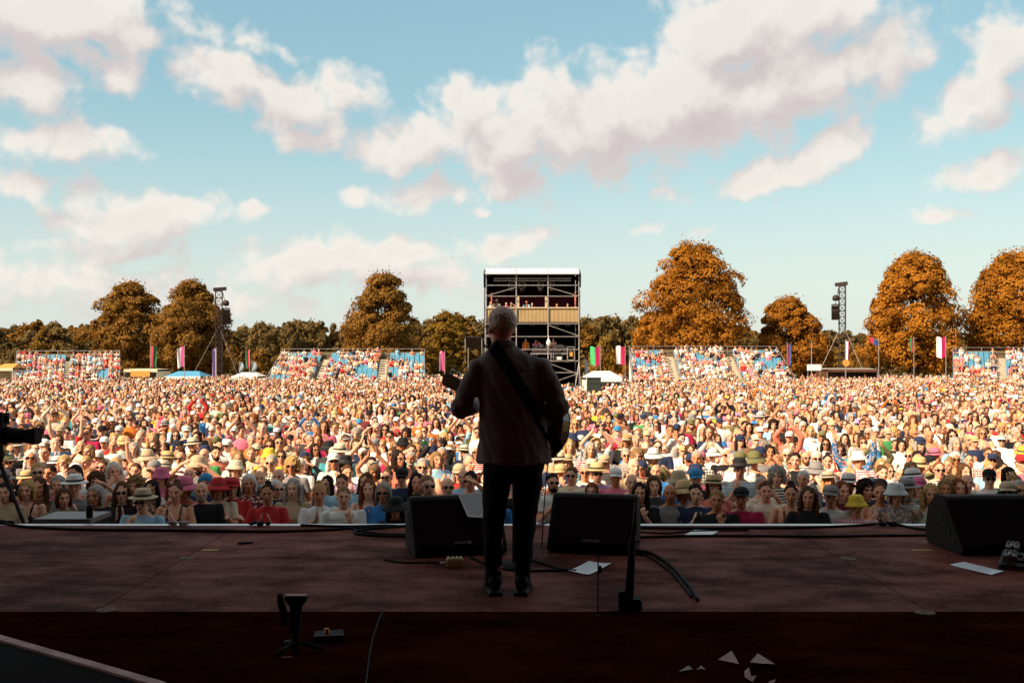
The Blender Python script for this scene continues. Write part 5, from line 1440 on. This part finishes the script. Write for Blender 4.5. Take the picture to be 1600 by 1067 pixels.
for i in range(3):
    for s in (-1, 1):
        q = MB(); x = LEN - .155 + i * .055
        q.tube([Gm @ Vector((x, s * .042, .030)), Gm @ Vector((x, s * .066, .030))], .004, 6); q.ell(Gm @ Vector((x, s * .076, .030)), (.014, .014, .014), 8)
        q.tube([Gm @ Vector((x, s * .022, .036)), Gm @ Vector((x, s * .022, .052))], .005, 6)
        q.build('tuning_peg', MT['steel'], gt, True)
for i in range(6):
    MB().tube([Gm @ Vector((.15, -.026 + i * .0104, .056)), Gm @ Vector((LEN - .20, -.017 + i * .0068, .058))], .0007, 4).build('string', MT['steel'], gt)
MB().box(Gm @ Vector((.14, 0, .052)), (.03, .15, .012), Gm.to_3x3()).build('bridge', MT['wood'], gt)
# strap across the back, laid on the overshirt
bv = BVHTree.FromPolygons([v.co.copy() for v in shm.vertices], [tuple(p.vertices) for p in shm.polygons])
line = [(770, 541), (776, 549), (786, 562), (797, 579), (812, 602), (827, 625), (842, 648), (855, 668)]
lp = []
for a_, b_ in zip(line[:-1], line[1:]):
    for k_ in range(3): lp.append((a_[0] + (b_[0] - a_[0]) * k_ / 3, a_[1] + (b_[1] - a_[1]) * k_ / 3))
lp.append(line[-1])
L_, R__ = [], []
def hit(x, z, last):
    h_ = bv.ray_cast(Vector((x, -1, z)), Vector((0, 1, 0)))
    return h_[0].y - .007 if h_[0] is not None and h_[0].y < .06 else last
lastL = lastR = -.13
for i, (px, py) in enumerate(lp):
    x, z = (px - 800) / F * 6.12 - PX, CAMZ - (py - 567) / F * 6.12 - SZ
    dx, dz = (lp[min(i + 1, len(lp) - 1)][0] - lp[max(i - 1, 0)][0]), -(lp[min(i + 1, len(lp) - 1)][1] - lp[max(i - 1, 0)][1])
    q = math.hypot(dx, dz); nx_, nz_ = -dz / q * .036, dx / q * .036
    lastL = hit(x + nx_, z + nz_, lastL); lastR = hit(x - nx_, z - nz_, lastR)
    L_.append(Vector((x + nx_, lastL, z + nz_))); R__.append(Vector((x - nx_, lastR, z - nz_)))
for _ in range(3):
    for Q in (L_, R__):
        ys_ = [p.y for p in Q]
        for i in range(1, len(Q) - 1): Q[i].y = min(ys_[i], (ys_[i - 1] + ys_[i] + ys_[i + 1]) / 3)
off = Vector((PX, PD, SZ)) - En
endp = [(Gm @ Vector((.02, .028, -.055))) - off, (Gm @ Vector((.02, -.028, -.055))) - off]
for ex, ey, yy in ((865, 686, -.075), (872, 702, -.01), (874, 708, .06)):
    x, z = (ex - 800) / F * 6.2 - PX, CAMZ - (ey - 567) / F * 6.2 - SZ
    L_.append(Vector((x + .030, yy, z + .016))); R__.append(Vector((x - .030, yy + .01, z - .016)))
lp += [None] * 3
for k_ in (.5, 1.0):
    a0, b0 = L_[len(lp) - 1], R__[len(lp) - 1]
    L_.append(a0.lerp(endp[0], k_)); R__.append(b0.lerp(endp[1], k_))
over = [(-.02, .0, .012), (.0, .05, -.02), (.02, .09, -.10)]          # over the shoulder and down the front
stp = MB(); ST = [(l + off, r + off) for l, r in zip(L_, R__)]
l0, r0 = ST[0]
ST = [(l0 + Vector((-.01, .16, -.10)), r0 + Vector((-.01, .16, -.10))), (l0 + Vector((0, .10, .012)), r0 + Vector((0, .10, .012))), (l0 + Vector((0, .045, .022)), r0 + Vector((0, .045, .022)))] + ST
for (a0, b0), (a1, b1) in zip(ST[:-1], ST[1:]): stp.add([a0, b0, b1, a1], [(0, 1, 2, 3)])
o = stp.build('strap', MT['webbing'], gt, True)
bmx = bmesh.new(); bmx.from_mesh(o.data); bmesh.ops.remove_doubles(bmx, verts=bmx.verts, dist=1e-5); bmx.to_mesh(o.data); bmx.free()
so = o.modifiers.new('thick', 'SOLIDIFY'); so.thickness = .006; so.offset = 0

# ------------------------------------------------------------------ floor monitors
MT['handle'] = mat('recessed_black', (.006, .005, .005), .9)
MT['scrap2'] = mat('dim_label', (.25, .15, .12), .7)
MT['badge'] = mat('dull_badge', (.10, .055, .045), .6, .1)
def wedge(label, px, py, rz, w=.70, d=.56, h=.415, badge=True, z=SZ):
    p = PS(px, py, z); t = thing('stage_monitor', label, 'loudspeaker', p, rz, 'floor monitors along the stage edge')
    prof = [(.0, .045), (.02, .01), (.05, 0), (d - .06, 0), (d - .02, .03), (d, .12), (d - .05, h - .10), (d - .16, h - .005), (.30, h), (.27, h - .012)]
    M_ = Matrix(((0, 0, 1, -w / 2), (1, 0, 0, 0), (0, 1, 0, 0), (0, 0, 0, 1)))
    MB().prism(prof, w, M_).build('cabinet', MT['cab'], t, bevel=.010)
    n0, n1 = Vector((0, .0, .055)), Vector((0, .268, h - .016))
    ax = (n1 - n0); q = Matrix((Vector((1, 0, 0)), ax.normalized(), Vector((1, 0, 0)).cross(ax.normalized()))).transposed()
    MB().box((n0 + n1) / 2 + q @ Vector((0, 0, .006)), (w - .05, ax.length - .03, .022), q).build('grille', MT['grille'], t, bevel=.006)
    if badge:
        bx = MB().box(n0 + ax * .10 + q @ Vector((-.0, 0, .019)), (.115, .018, .004), q); o = bx.build('badge', MT['badge'], t)
        MB().box(n0 + ax * .10 + q @ Vector((.062, 0, .020)), (.018, .022, .005), q).build('badge_square', MT['scrap2'], t)
        mk = MB()
        for i in range(9):
            if i != 4: mk.box(n0 + ax * .10 + q @ Vector((-.048 + i * .011, 0, .0215)), (.007, .009, .001), q)
        mk.build('badge_lettering', MT['handle'], t)
    for sx in (-1, 1):
        for k_ in range(2):
            c = Vector((sx * (w / 2 + .002), .24 + .07 * k_, .20 + .02 * k_))
            MB().box(c, (.006, .032, .17), Matrix.Rotation(-.55, 3, 'X')).build('grip_slot', MT['handle'], t, bevel=.002)
        MB().box((sx * (w / 2 + .0015), .15, .08), (.006, .05, .03)).build('side_socket', MT['handle'], t)
    return t
wedge('black floor monitor carrying a handwritten sheet, beside the performer\'s legs', 722, 869, math.radians(14))
wedge('black tilted floor monitor with a white sheet lying on the floor before it', 921, 866, math.radians(-13), .66)
wedge('big black floor monitor near the pedal board, its slotted side panel showing', 1580, 868, math.radians(4), .74, .60, .41, False)

# ------------------------------------------------------------------ papers, tape, small things on the floor
def sheet(name, label, corners, lines, z=.004, curl=.012, seed=1, ink=True):
    a, b, c, d = [Vector(p) for p in corners]          # a-b top edge, d-c bottom edge
    cen = (a + b + c + d) / 4
    t = tag(bpy.data.objects.new(name, None), label, 'paper'); COL.objects.link(t); t.location = cen
    n = (b - a).cross(d - a).normalized()
    if n.z < 0: n = -n
    m = MB(); N_ = 8
    def pt(u, v, h): return (a.lerp(b, u)).lerp(d.lerp(c, u), v) + n * (h + curl * (abs(2 * u - 1) ** 3 * .6 + v ** 4 * .5) * (0.4 + .6 * math.sin(seed + 3 * u + 2 * v) ** 2)) - cen
    for h in (0, -.0008):
        for i in range(N_ + 1):
            for j in range(N_ + 1): m.v.append(tuple(pt(i / N_, j / N_, h + z)))
    for i in range(N_):
        for j in range(N_):
            q = i * (N_ + 1) + j; m.f.append((q, q + 1, q + N_ + 2, q + N_ + 1)); m.m.append(0)
    o = m.build('sheet', MT['paper'], t, True)
    if ink:
        w = MB(); r = random.Random(seed)
        for j in range(lines):
            v = .08 + .84 * j / lines; u = .08
            while u < r.uniform(.72, .93):
                l = r.uniform(.03, .10); dv = .32 * .84 / lines
                for s_i in range(3):
                    u0, u1 = u + l * s_i / 3, u + l * (s_i + .8) / 3
                    vv = v + r.uniform(0, dv * .5)
                    w.add([pt(u0, vv, z + .0016), pt(u1, vv + r.uniform(-.4, .4) * dv, z + .0016), pt(u1, vv + dv * .6, z + .0016), pt(u0, vv + dv * .55, z + .0016)], [(0, 1, 2, 3)])
                u += l + .02
        w.build('handwriting', MT['ink'], t)
    return t
wl = math.radians(14); wp = PS(722, 869)
def on_wedge(u, v):            # along the slanting face of the first monitor
    y, z = .268 * v, .055 + (.399 - .055) * v
    q = Matrix.Rotation(wl, 3, 'Z') @ Vector((u, y - .0225, z + .0175)); return wp + q
sheet('set_list', 'white handwritten set list lying on the slanting face of the floor monitor', [on_wedge(.015, 1.03), on_wedge(.24, 1.05), on_wedge(.235, .53), on_wedge(.065, .56)], 11, .010, .01, 3)
sheet('set_list', 'white set list lying on the floor before the tilted monitor, crossed by a thin rod', [PS(921, 878), PS(956, 881), PS(921, 899), PS(888, 893)], 12, .003, .012, 5)
sheet('set_list', 'white set list lying flat on the floor beside the pedal board', [PS(1507, 878.5), PS(1569, 893), PS(1549, 899), PS(1484, 883)], 9, .003, .006, 7)
sheet('paper_sheet', 'blue-white blank sheet lying by the cables at the stage edge', [PS(1085, 828), PS(1126, 828), PS(1112, 837), PS(1066, 838)], 3, .003, .004, 9, False)
sheet('paper_sheet', 'loose sheet curling up at the stage edge behind the performer\'s leg', [PS(834, 819), PS(853, 816.5), PS(850, 822), PS(832, 824)], 3, .01, .05, 10, False)
MT['scrap'] = mat('torn_pinkish_paper', (.36, .22, .19), .9, var=.1)
scr = [([(1122, 1031), (1143, 1021), (1155, 1038)], 'torn triangular paper scrap, pointed side up, on the dark deck'), ([(1172, 1035), (1184, 1025), (1211, 1038), (1190, 1041)], 'broad torn paper scrap, largest on the dark deck'),
       ([(1060, 1050), (1076, 1044), (1083, 1046), (1070, 1052)], 'thin sliver of torn paper on the dark deck, beside the tiny scrap'), ([(1088, 1047), (1096, 1044), (1103, 1047), (1094, 1049)], 'tiny oval scrap of torn paper on the dark deck'),
       ([(1163, 1050), (1170, 1047), (1174, 1058), (1182, 1060), (1176, 1066), (1164, 1063)], 'crooked torn paper scrap below the broad one'), ([(1202, 1065), (1212, 1066), (1208, 1072), (1201, 1070)], 'scrap of torn paper cut by the lower picture edge')]
for pts_, lab in scr:
    Q = [PS(*p) for p in pts_]; c = sum(Q, Vector()) / len(Q); m = MB(); k_ = len(Q)
    V = [q - c + Vector((0, 0, .004 + .012 * (i % 2))) for i, q in enumerate(Q)] + [q - c + Vector((0, 0, .0025 + .012 * (i % 2))) for i, q in enumerate(Q)]
    m.add(V, [tuple(range(k_)), tuple(reversed(range(k_, 2 * k_)))] + [(i, (i + 1) % k_, k_ + (i + 1) % k_, k_ + i) for i in range(k_)])
    o = m.build('paper_scrap', MT['scrap']); o.location = c; tag(o, lab, 'paper', 'torn paper scraps on the deck')
for (x0, x1, y), lab in (((316, 341, 859.5), 'short strip of yellow marking tape on the deck near the round floor plate'), ((1424, 1457, 859.5), 'strip of yellow marking tape beside the big slotted monitor')):
    a_, b_ = PS(x0, y), PS(x1, y); m = MB().box((0, 0, .0028), ((b_ - a_).length, .028, .002)); o = m.build('tape_strip', MT['yellow']); o.location = (a_ + b_) / 2; tag(o, lab, 'tape')
p = PS(384, 850); o = MB().tube([(-.06, -.01, .010), (0, 0, .010), (.06, .012, .012)], [.009, .009, .007], 8).build('marker_pen', MT['rubber'], None, True); o.location = p; tag(o, 'black marker pen lying on the deck beyond the yellow tape strip', 'pen')
# yellow pedal
p = PS(711, 887); t = thing('effects_pedal', 'cream yellow metal box with plugged cable between the monitor and the performer', 'pedal', p, .12)
MB().box((0, .04, .032), (.115, .085, .062), None).build('casing', MT['ypaint'], t, bevel=.006)
MB().box((.0, .04, .066), (.10, .06, .006)).build('face_plate', MT['cream'], t)
for i in range(3): MB().lathe([(.001, .084), (.010, .083), (.012, .069)], 10, (-.03 + .03 * i, .045, 0)).build('knob', MT['black'], t, True)
MB().tube([(-.058, .03, .03), (-.09, .03, .03), (-.105, .03, .028)], [.008, .008, .005], 8).build('jack_plug', MT['steel'], t, True)
# cables
def spline(pts_, k_=8):
    Q = [Vector(p) for p in pts_]; out = []
    for i in range(len(Q) - 1):
        p0, p1, p2, p3 = Q[max(i - 1, 0)], Q[i], Q[i + 1], Q[min(i + 2, len(Q) - 1)]
        for j in range(k_):
            s = j / k_
            out.append(.5 * ((2 * p1) + (p2 - p0) * s + (2 * p0 - 5 * p1 + 4 * p2 - p3) * s * s + (3 * p1 - p0 - 3 * p2 + p3) * s ** 3))
    return out + [Q[-1]]
def cable(label, pts_, r=.009, name='cable', cat='cable', floor=True):
    Q = [PS(*p) + Vector((0, 0, r)) if len(p) == 2 else Vector(p) for p in pts_]
    o = MB().tube(spline(Q), r, 7).build(name, MT['rubber'], None, True); c = Q[0].copy()
    o.data.transform(Matrix.Translation(-c)); o.location = c
    return tag(o, label, cat)
cable('long black cable running along the pale stage edge from the camera side to the coil', [(-30, 812), (20, 822), (60, 826), (130, 829), (220, 830), (330, 831), (430, 832), (520, 829), (560, 826), (610, 824), (660, 823)], .012)
cable('black cable looped in a coil beside the sheet-bearing floor monitor', [(470, 822), (540, 824), (600, 822.5), (625, 824), (585, 827), (556, 831), (560, 836), (600, 839), (640, 840)], .011)
cable('thin black cable curving past the coil behind the floor monitor', [(545, 826), (575, 833), (610, 836), (655, 836)], .009)
cable('black cable lying along the stage edge under the blank sheet', [(1000, 826), (1080, 827), (1160, 826.5), (1250, 826), (1330, 823), (1375, 820), (1400, 821), (1430, 827), (1462, 830)], .011)
cable('second black cable across the deck behind the tilted monitor', [(1000, 841), (1080, 839), (1180, 839), (1280, 840), (1380, 838.5), (1470, 838)], .011)
cable('thin cable nearer the tilted monitor, wandering beneath the blank sheet', [(1000, 832), (1040, 834), (1075, 831), (1110, 830), (1170, 829.5)], .007)
cable('pair of black cables sweeping from the tilted monitor towards the dark deck', [(992, 862), (1015, 866), (1035, 876), (1052, 890), (1066, 905), (1080, 922), (1090, 940)], .012)
cable('slim cable beside the sweeping pair on the open deck', [(990, 866), (1012, 870), (1034, 884), (1054, 900), (1072, 922), (1080, 934)], .009)
cable('black cable running from the yellow box towards the monitor side', [(600, 875), (630, 880), (665, 880), (696, 881)], .007)
cable('cable curling behind the performer\'s shoes up to the floor sheet', [(735, 872), (770, 886), (810, 893), (850, 893), (892, 892)], .009)
cable('second cable crossing behind the performer\'s legs', [(828, 876), (850, 882), (875, 890), (900, 893)], .009)
cable('thin guitar lead hanging from the guitar to the deck', [tuple(En + Vector((-.04, .02, -.10))), tuple(PS(848, 848) + Vector((.01, -.9, .72))), tuple(PS(846, 850) + Vector((0, -.5, .30))), tuple(PS(846, 855) + Vector((0, 0, .006))), tuple(PS(836, 874) + Vector((0, 0, .006)))], .0045, 'guitar_lead', 'lead')
cable('thin cable trailing down the dark front deck beside the instrument stand', [(598, 957), (590, 975), (580, 1010), (573, 1060), (570, 1080)], .0045)
for px, py, lab in ((281, 818, 'crumpled pale cloth and tape bundle on the stage edge beyond the round plate'), (407, 819, 'small crumpled tape bundle on the stage edge beyond the marker pen'), (1386, 819, 'knotted cable tie bundle on the stage edge near the big slotted monitor'), (8, 817, 'dark knotted cable bundle on the stage edge under the camera')):
    p = PS(px, py + 2); m = MB()
    r = random.Random(px)
    for i in range(7): m.ell((r.uniform(-.07, .07), r.uniform(-.03, .03), .016 + r.uniform(0, .014)), (r.uniform(.02, .045), r.uniform(.015, .03), r.uniform(.012, .024)), 8, Matrix.Rotation(r.uniform(0, 3), 3, 'Z'))
    me = remesh(m, .008, .7, 1, .006, 40, 'bundle'); o = obj('tape_bundle', me, MT['scrap'] if px < 300 and px > 100 else MT['rubber']); o.location = p; tag(o, lab, 'bundle')

# ------------------------------------------------------------------ microphone stand before the performer
p = PS(803, 884); t = thing('microphone_stand', 'black microphone stand seen between the performer\'s legs', 'microphone stand', p)
MB().lathe([(.001, .030), (.03, .030), (.115, .014), (.125, .006), (.125, 0), (.001, 0)], 24).build('base', MT['black'], t, True)
MB().tube([(0, 0, .02), (0, 0, .86)], .012, 10).build('lower_tube', MT['dsteel'], t, True); MB().tube([(0, 0, .84), (-.01, 0, 1.42)], .008, 10).build('upper_tube', MT['dsteel'], t, True)
MB().lathe([(.012, .80), (.019, .81), (.019, .87), (.012, .88)], 12).build('clutch', MT['black'], t, True)
MB().tube([(.02, .25, 1.38), (-.01, 0, 1.42), (-.06, -.35, 1.52)], .006, 8).build('boom', MT['dsteel'], t, True)
MB().tube([(-.06, -.33, 1.515), (-.08, -.46, 1.55)], [.016, .019], 10).build('microphone', MT['black'], t, True)
MB().ell((-.085, -.50, 1.56), (.026, .030, .026), 12).build('mic_head', MT['dsteel'], t, True)
# short stand near the tilted monitor
p = PS(984, 952); t = thing('short_stand', 'short dark stand with thick leaning pole before the tilted monitor', 'stand', p)
MB().box((-.0, 0, .035), (.13, .12, .07)).build('base', MT['black'], t, bevel=.01); MB().box((-.045, 0, .085), (.045, .07, .05)).build('base_block', MT['black'], t, bevel=.008)
MB().tube([(-.005, 0, .06), (.018, .02, .40)], [.026, .021], 12).build('pole', MT['black'], t, True)
MB().tube([(.018, .02, .38), (.045, .05, .62)], [.013, .012], 10).build('inner_pole', MT['dsteel'], t, True)
MB().tube([(.03, .02, .39), (.06, .02, .395)], .008, 8).build('clamp_screw', MT['dsteel'], t)
p = PS(934, 962); t = thing('thin_rod', 'very thin black upright rod with a small clip, crossing the floor sheet', 'stand', p)
MB().tube([(0, 0, 0), (.002, 0, .27), (0, 0, .44)], .004, 6).build('rod', MT['black'], t, True); MB().ell((.012, 0, .265), (.014, .01, .024), 8).build('clip', MT['black'], t, True); MB().lathe([(.001, .008), (.012, .007), (.014, 0)], 14).build('foot', MT['black'], t)
# instrument stand
p = PS(455, 1020); t = thing('instrument_stand', 'black instrument stand with paddle-shaped arm and flat yoke, dark near deck', 'stand', p)
k_ = 4.95 / F
MB().prism([(-.36 * .9 * 0 - 22 * k_, 65 * k_), (-14 * k_, 60 * k_), (-8 * k_, 75 * k_), (-9 * k_, 95 * k_ + .0), (-16 * k_, 96 * k_), (-20 * k_, 88 * k_)][:0] or [(-13 * k_, 44 * k_), (-6 * k_, 44 * k_), (-5 * k_, 62 * k_), (-10 * k_, 80 * k_), (-13 * k_, 92 * k_), (-18 * k_, 95 * k_), (-21 * k_, 90 * k_), (-20 * k_, 76 * k_), (-15 * k_, 60 * k_)], .02, Matrix(((1, 0, 0, 0), (0, 0, 1, -.02), (0, 1, 0, 0), (0, 0, 0, 1)))).build('paddle_arm', MT['black'], t, bevel=.004)
MB().prism([(-4 * k_, 30 * k_), (12 * k_, 30 * k_), (15 * k_, 72 * k_), (23 * k_, 80 * k_), (23 * k_, 88 * k_), (-11 * k_, 88 * k_), (-10 * k_, 80 * k_), (-2 * k_, 72 * k_)], .05, Matrix(((1, 0, 0, 0), (0, 0, 1, .0), (0, 1, 0, 0), (0, 0, 0, 1)))).build('yoke', MT['black'], t, bevel=.004)
MB().box((6 * k_, .025, 88.6 * k_), (33 * k_, .046, .005)).build('yoke_pad', MT['scrap'], t)
MB().tube([(4 * k_, .025, 0), (4 * k_, .025, 34 * k_)], .016, 10).build('stem', MT['black'], t, True)
for a_ in (0, 2.1, 4.2): MB().tube([(4 * k_, .025, .05), (4 * k_ + .15 * math.cos(a_), .025 + .15 * math.sin(a_), .012)], .010, 8).build('leg', MT['black'], t, True)
p = PS(514, 1003); t = thing('foot_switch', 'low dark foot switch with a small copper knob and thin pale rim', 'pedal', p, .18)
MB().box((0, .05, .018), (.15, .12, .034)).build('casing', MT['black'], t, bevel=.004); MB().box((0, -.008, .037), (.155, .006, .004)).build('rim', MT['scrap'], t)
MB().lathe([(.001, .066), (.012, .064), (.014, .036)], 12, (-.01, .03, 0)).build('knob', mat('copper', (.35, .10, .03), .4, .6), t, True)
p = PS(450, 1030); o = MB().tube([(-.03, 0, .008), (.015, .004, .008), (.022, .004, .008)], [.006, .007, .003], 8).build('jack_plug', mat('red_plug', (.35, .05, .03), .4)); o.location = p; tag(o, 'small red cable plug lying on the dark deck under the instrument stand', 'plug')
# pedal board
p = PS(1600, 893); t = thing('pedal_board', 'open black pedal board crowded with small knobbed pedals, at the big monitor\'s foot', 'pedal board', p, math.radians(-32))
R_x = Matrix.Rotation(math.radians(10), 3, 'X')
MB().box((.12, .14, .05), (.52, .05, .02), R_x).build('rail', MT['dsteel'], t); MB().box((.12, .03, .03), (.52, .05, .02), R_x).build('rail', MT['dsteel'], t); MB().box((.12, .25, .07), (.52, .05, .02), R_x).build('rail', MT['dsteel'], t)
for sx in (-.15, .39): MB().box((sx, .14, .035), (.018, .32, .06), R_x).build('side_plate', MT['dsteel'], t)
pc = [(.05, .012, .010), (.015, .013, .013), (.03, .026, .024), (.008, .007, .007), (.04, .010, .008), (.02, .018, .016), (.010, .009, .010), (.05, .016, .008)]
MT['knob'] = mat('pale_knob', (.22, .16, .14), .4, .3)
for i in range(8):
    cx_, cy_ = -.09 + .125 * (i % 4), .075 + .135 * (i // 4); z_ = .065 + .024 * (i // 4) * 1.6
    MB().box((cx_, cy_, z_ + .02), (.085, .115, .045), R_x).build('pedal', mat('pedal_paint', pc[i], .4), t, bevel=.004)
    for k2 in range(3): MB().lathe([(.001, .064), (.009, .062), (.010, .042)], 8, (cx_ - .026 + .026 * k2, cy_ + .03, z_)).build('knob', MT['knob'], t, True)
    MB().lathe([(.001, .056), (.011, .054), (.012, .038)], 8, (cx_, cy_ - .035, z_)).build('foot_button', MT['steel'], t, True)

# ------------------------------------------------------------------ television camera in the pit
CD = 10.3
p = Vector((P(6, 700, CD).x, CD, 0)); t = thing('television_camera', 'large black broadcast camera with square lens hood, on a tripod beside the stage edge', 'camera', p)
zc = P(0, 680, CD).z
B_ = lambda c, s, r=None: MB().box(c, s, r)
MT['camblk'] = MT['black']
B_((-.16, 0, zc), (.34, .22, .22)).build('camera_body', MT['cab'], t, bevel=.02)
lm = MB(); lm.tube([(.0, 0, zc), (.12, -.01, zc), (.20, -.01, zc - .005)], [.085, .080, .070], 16); lm.build('lens_barrel', MT['black'], t, True)
hd = MB(); hd.add([(.19, -.07, zc - .06), (.19, .06, zc - .06), (.19, .06, zc + .05), (.19, -.07, zc + .05), (.36, -.10, zc - .095), (.36, .09, zc - .095), (.36, .09, zc + .085), (.36, -.10, zc + .085)], [(0, 1, 2, 3), (0, 4, 5, 1), (1, 5, 6, 2), (2, 6, 7, 3), (3, 7, 4, 0), (4, 7, 6, 5)]); hd.build('lens_hood', MT['rubber'], t, bevel=.015)
B_((-.08, -.02, zc + .165), (.22, .12, .10)).build('viewfinder', MT['cab'], t, bevel=.015); B_((.02, -.02, zc + .17), (.02, .16, .13)).build('viewfinder_hood', MT['rubber'], t)
MB().tube([(-.26, 0, zc + .12), (-.22, 0, zc + .20), (-.02, 0, zc + .23), (.03, 0, zc + .12)], .014, 8).build('carry_handle', MT['black'], t, True)
MB().lathe([(.001, .10), (.10, .09), (.12, .0), (.09, -.10), (.001, -.11)], 16, (-.12, 0, zc - .20)).build('pan_head', MT['black'], t, True)
MB().tube([(-.18, -.05, zc - .2), (-.42, -.35, zc - .34)], .014, 8).build('pan_bar', MT['black'], t, True)
for a_ in (.2, 2.3, 4.2, ):
    l_ = thing('x', 'x', 'x') if False else None
    MB().tube([(-.12 + .07 * math.cos(a_), .07 * math.sin(a_), zc - .28), (-.12 + .50 * math.cos(a_), .50 * math.sin(a_), 1.0)], [.022, .016], 8).build('leg', MT['dsteel'], t, True)
    MB().tube([(-.12 + .07 * math.cos(a_ + .22), .07 * math.sin(a_ + .22), zc - .28), (-.12 + .48 * math.cos(a_ + .06), .48 * math.sin(a_ + .06), 1.0)], [.016, .012], 8).build('leg', MT['dsteel'], t, True)
MB().box((-.12, 0, .5), (1.3, 1.1, .96)).build('camera_riser', MT['darkcloth'], t)
# grey case beside the stage edge and the bottle on it
q = [P(43, 812, 9.0), P(137, 812, 9.0)]
cx_, zt_ = (q[0].x + q[1].x) / 2, P(0, 812, 9.0).z
MT['lidgrey'] = mat('grey_laminate_lid', (.14, .10, .10), .5, var=.15)
t = thing('flight_case', 'long low grey-lidded case standing below the stage edge at the camera\'s side', 'case', (cx_, 9.25, 0))
w_ = (q[1].x - q[0].x)
MB().box((0, 0, zt_ / 2), (w_, .46, zt_ - .08)).build('case_body', MT['cab'], t); MB().box((.02, .02, zt_ - .02), (w_ - .02, .48, .045)).build('lid', MT['lidgrey'], t, bevel=.006)
for sx in (-.3, .3): MB().box((sx * w_, -.235, zt_ - .09), (.08, .02, .06)).build('catch', MT['steel'], t)
p = P(140, 812, 9.05); t = thing('water_flask', 'small black flask standing on the edge of the grey-lidded case', 'bottle', (p.x - .03, 9.12, zt_ + .0025))
MB().lathe([(.001, .0), (.028, .0), (.030, .01), (.030, .085), (.026, .10), (.018, .103)], 16).build('flask_body', MT['rubber'], t, True); MB().lathe([(.020, .102), (.021, .12), (.001, .121)], 14).build('cap', MT['dsteel'], t, True)

# alike trees and bushes of one stretch are told apart by their order
by = {}
for o in S.objects:
    if o.get('group') in ('trees of the distant wood', 'bushes along the field edge'): by.setdefault(o['label'], []).append(o)
NTH = ['leftmost', 'second from the left', 'third from the left', 'fourth from the left', 'fifth from the left', 'sixth from the left', 'seventh from the left', 'eighth from the left', 'ninth from the left']
for lab, os_ in by.items():
    if len(os_) > 1:
        os_.sort(key=lambda o: o.location.x / o.location.y)
        for i, o in enumerate(os_):
            l = lab + ', ' + NTH[min(i, 8)]
            o['label'] = l if len(l.split()) <= 16 else l.replace('woodland ', '').replace(' from the left', ' from left')
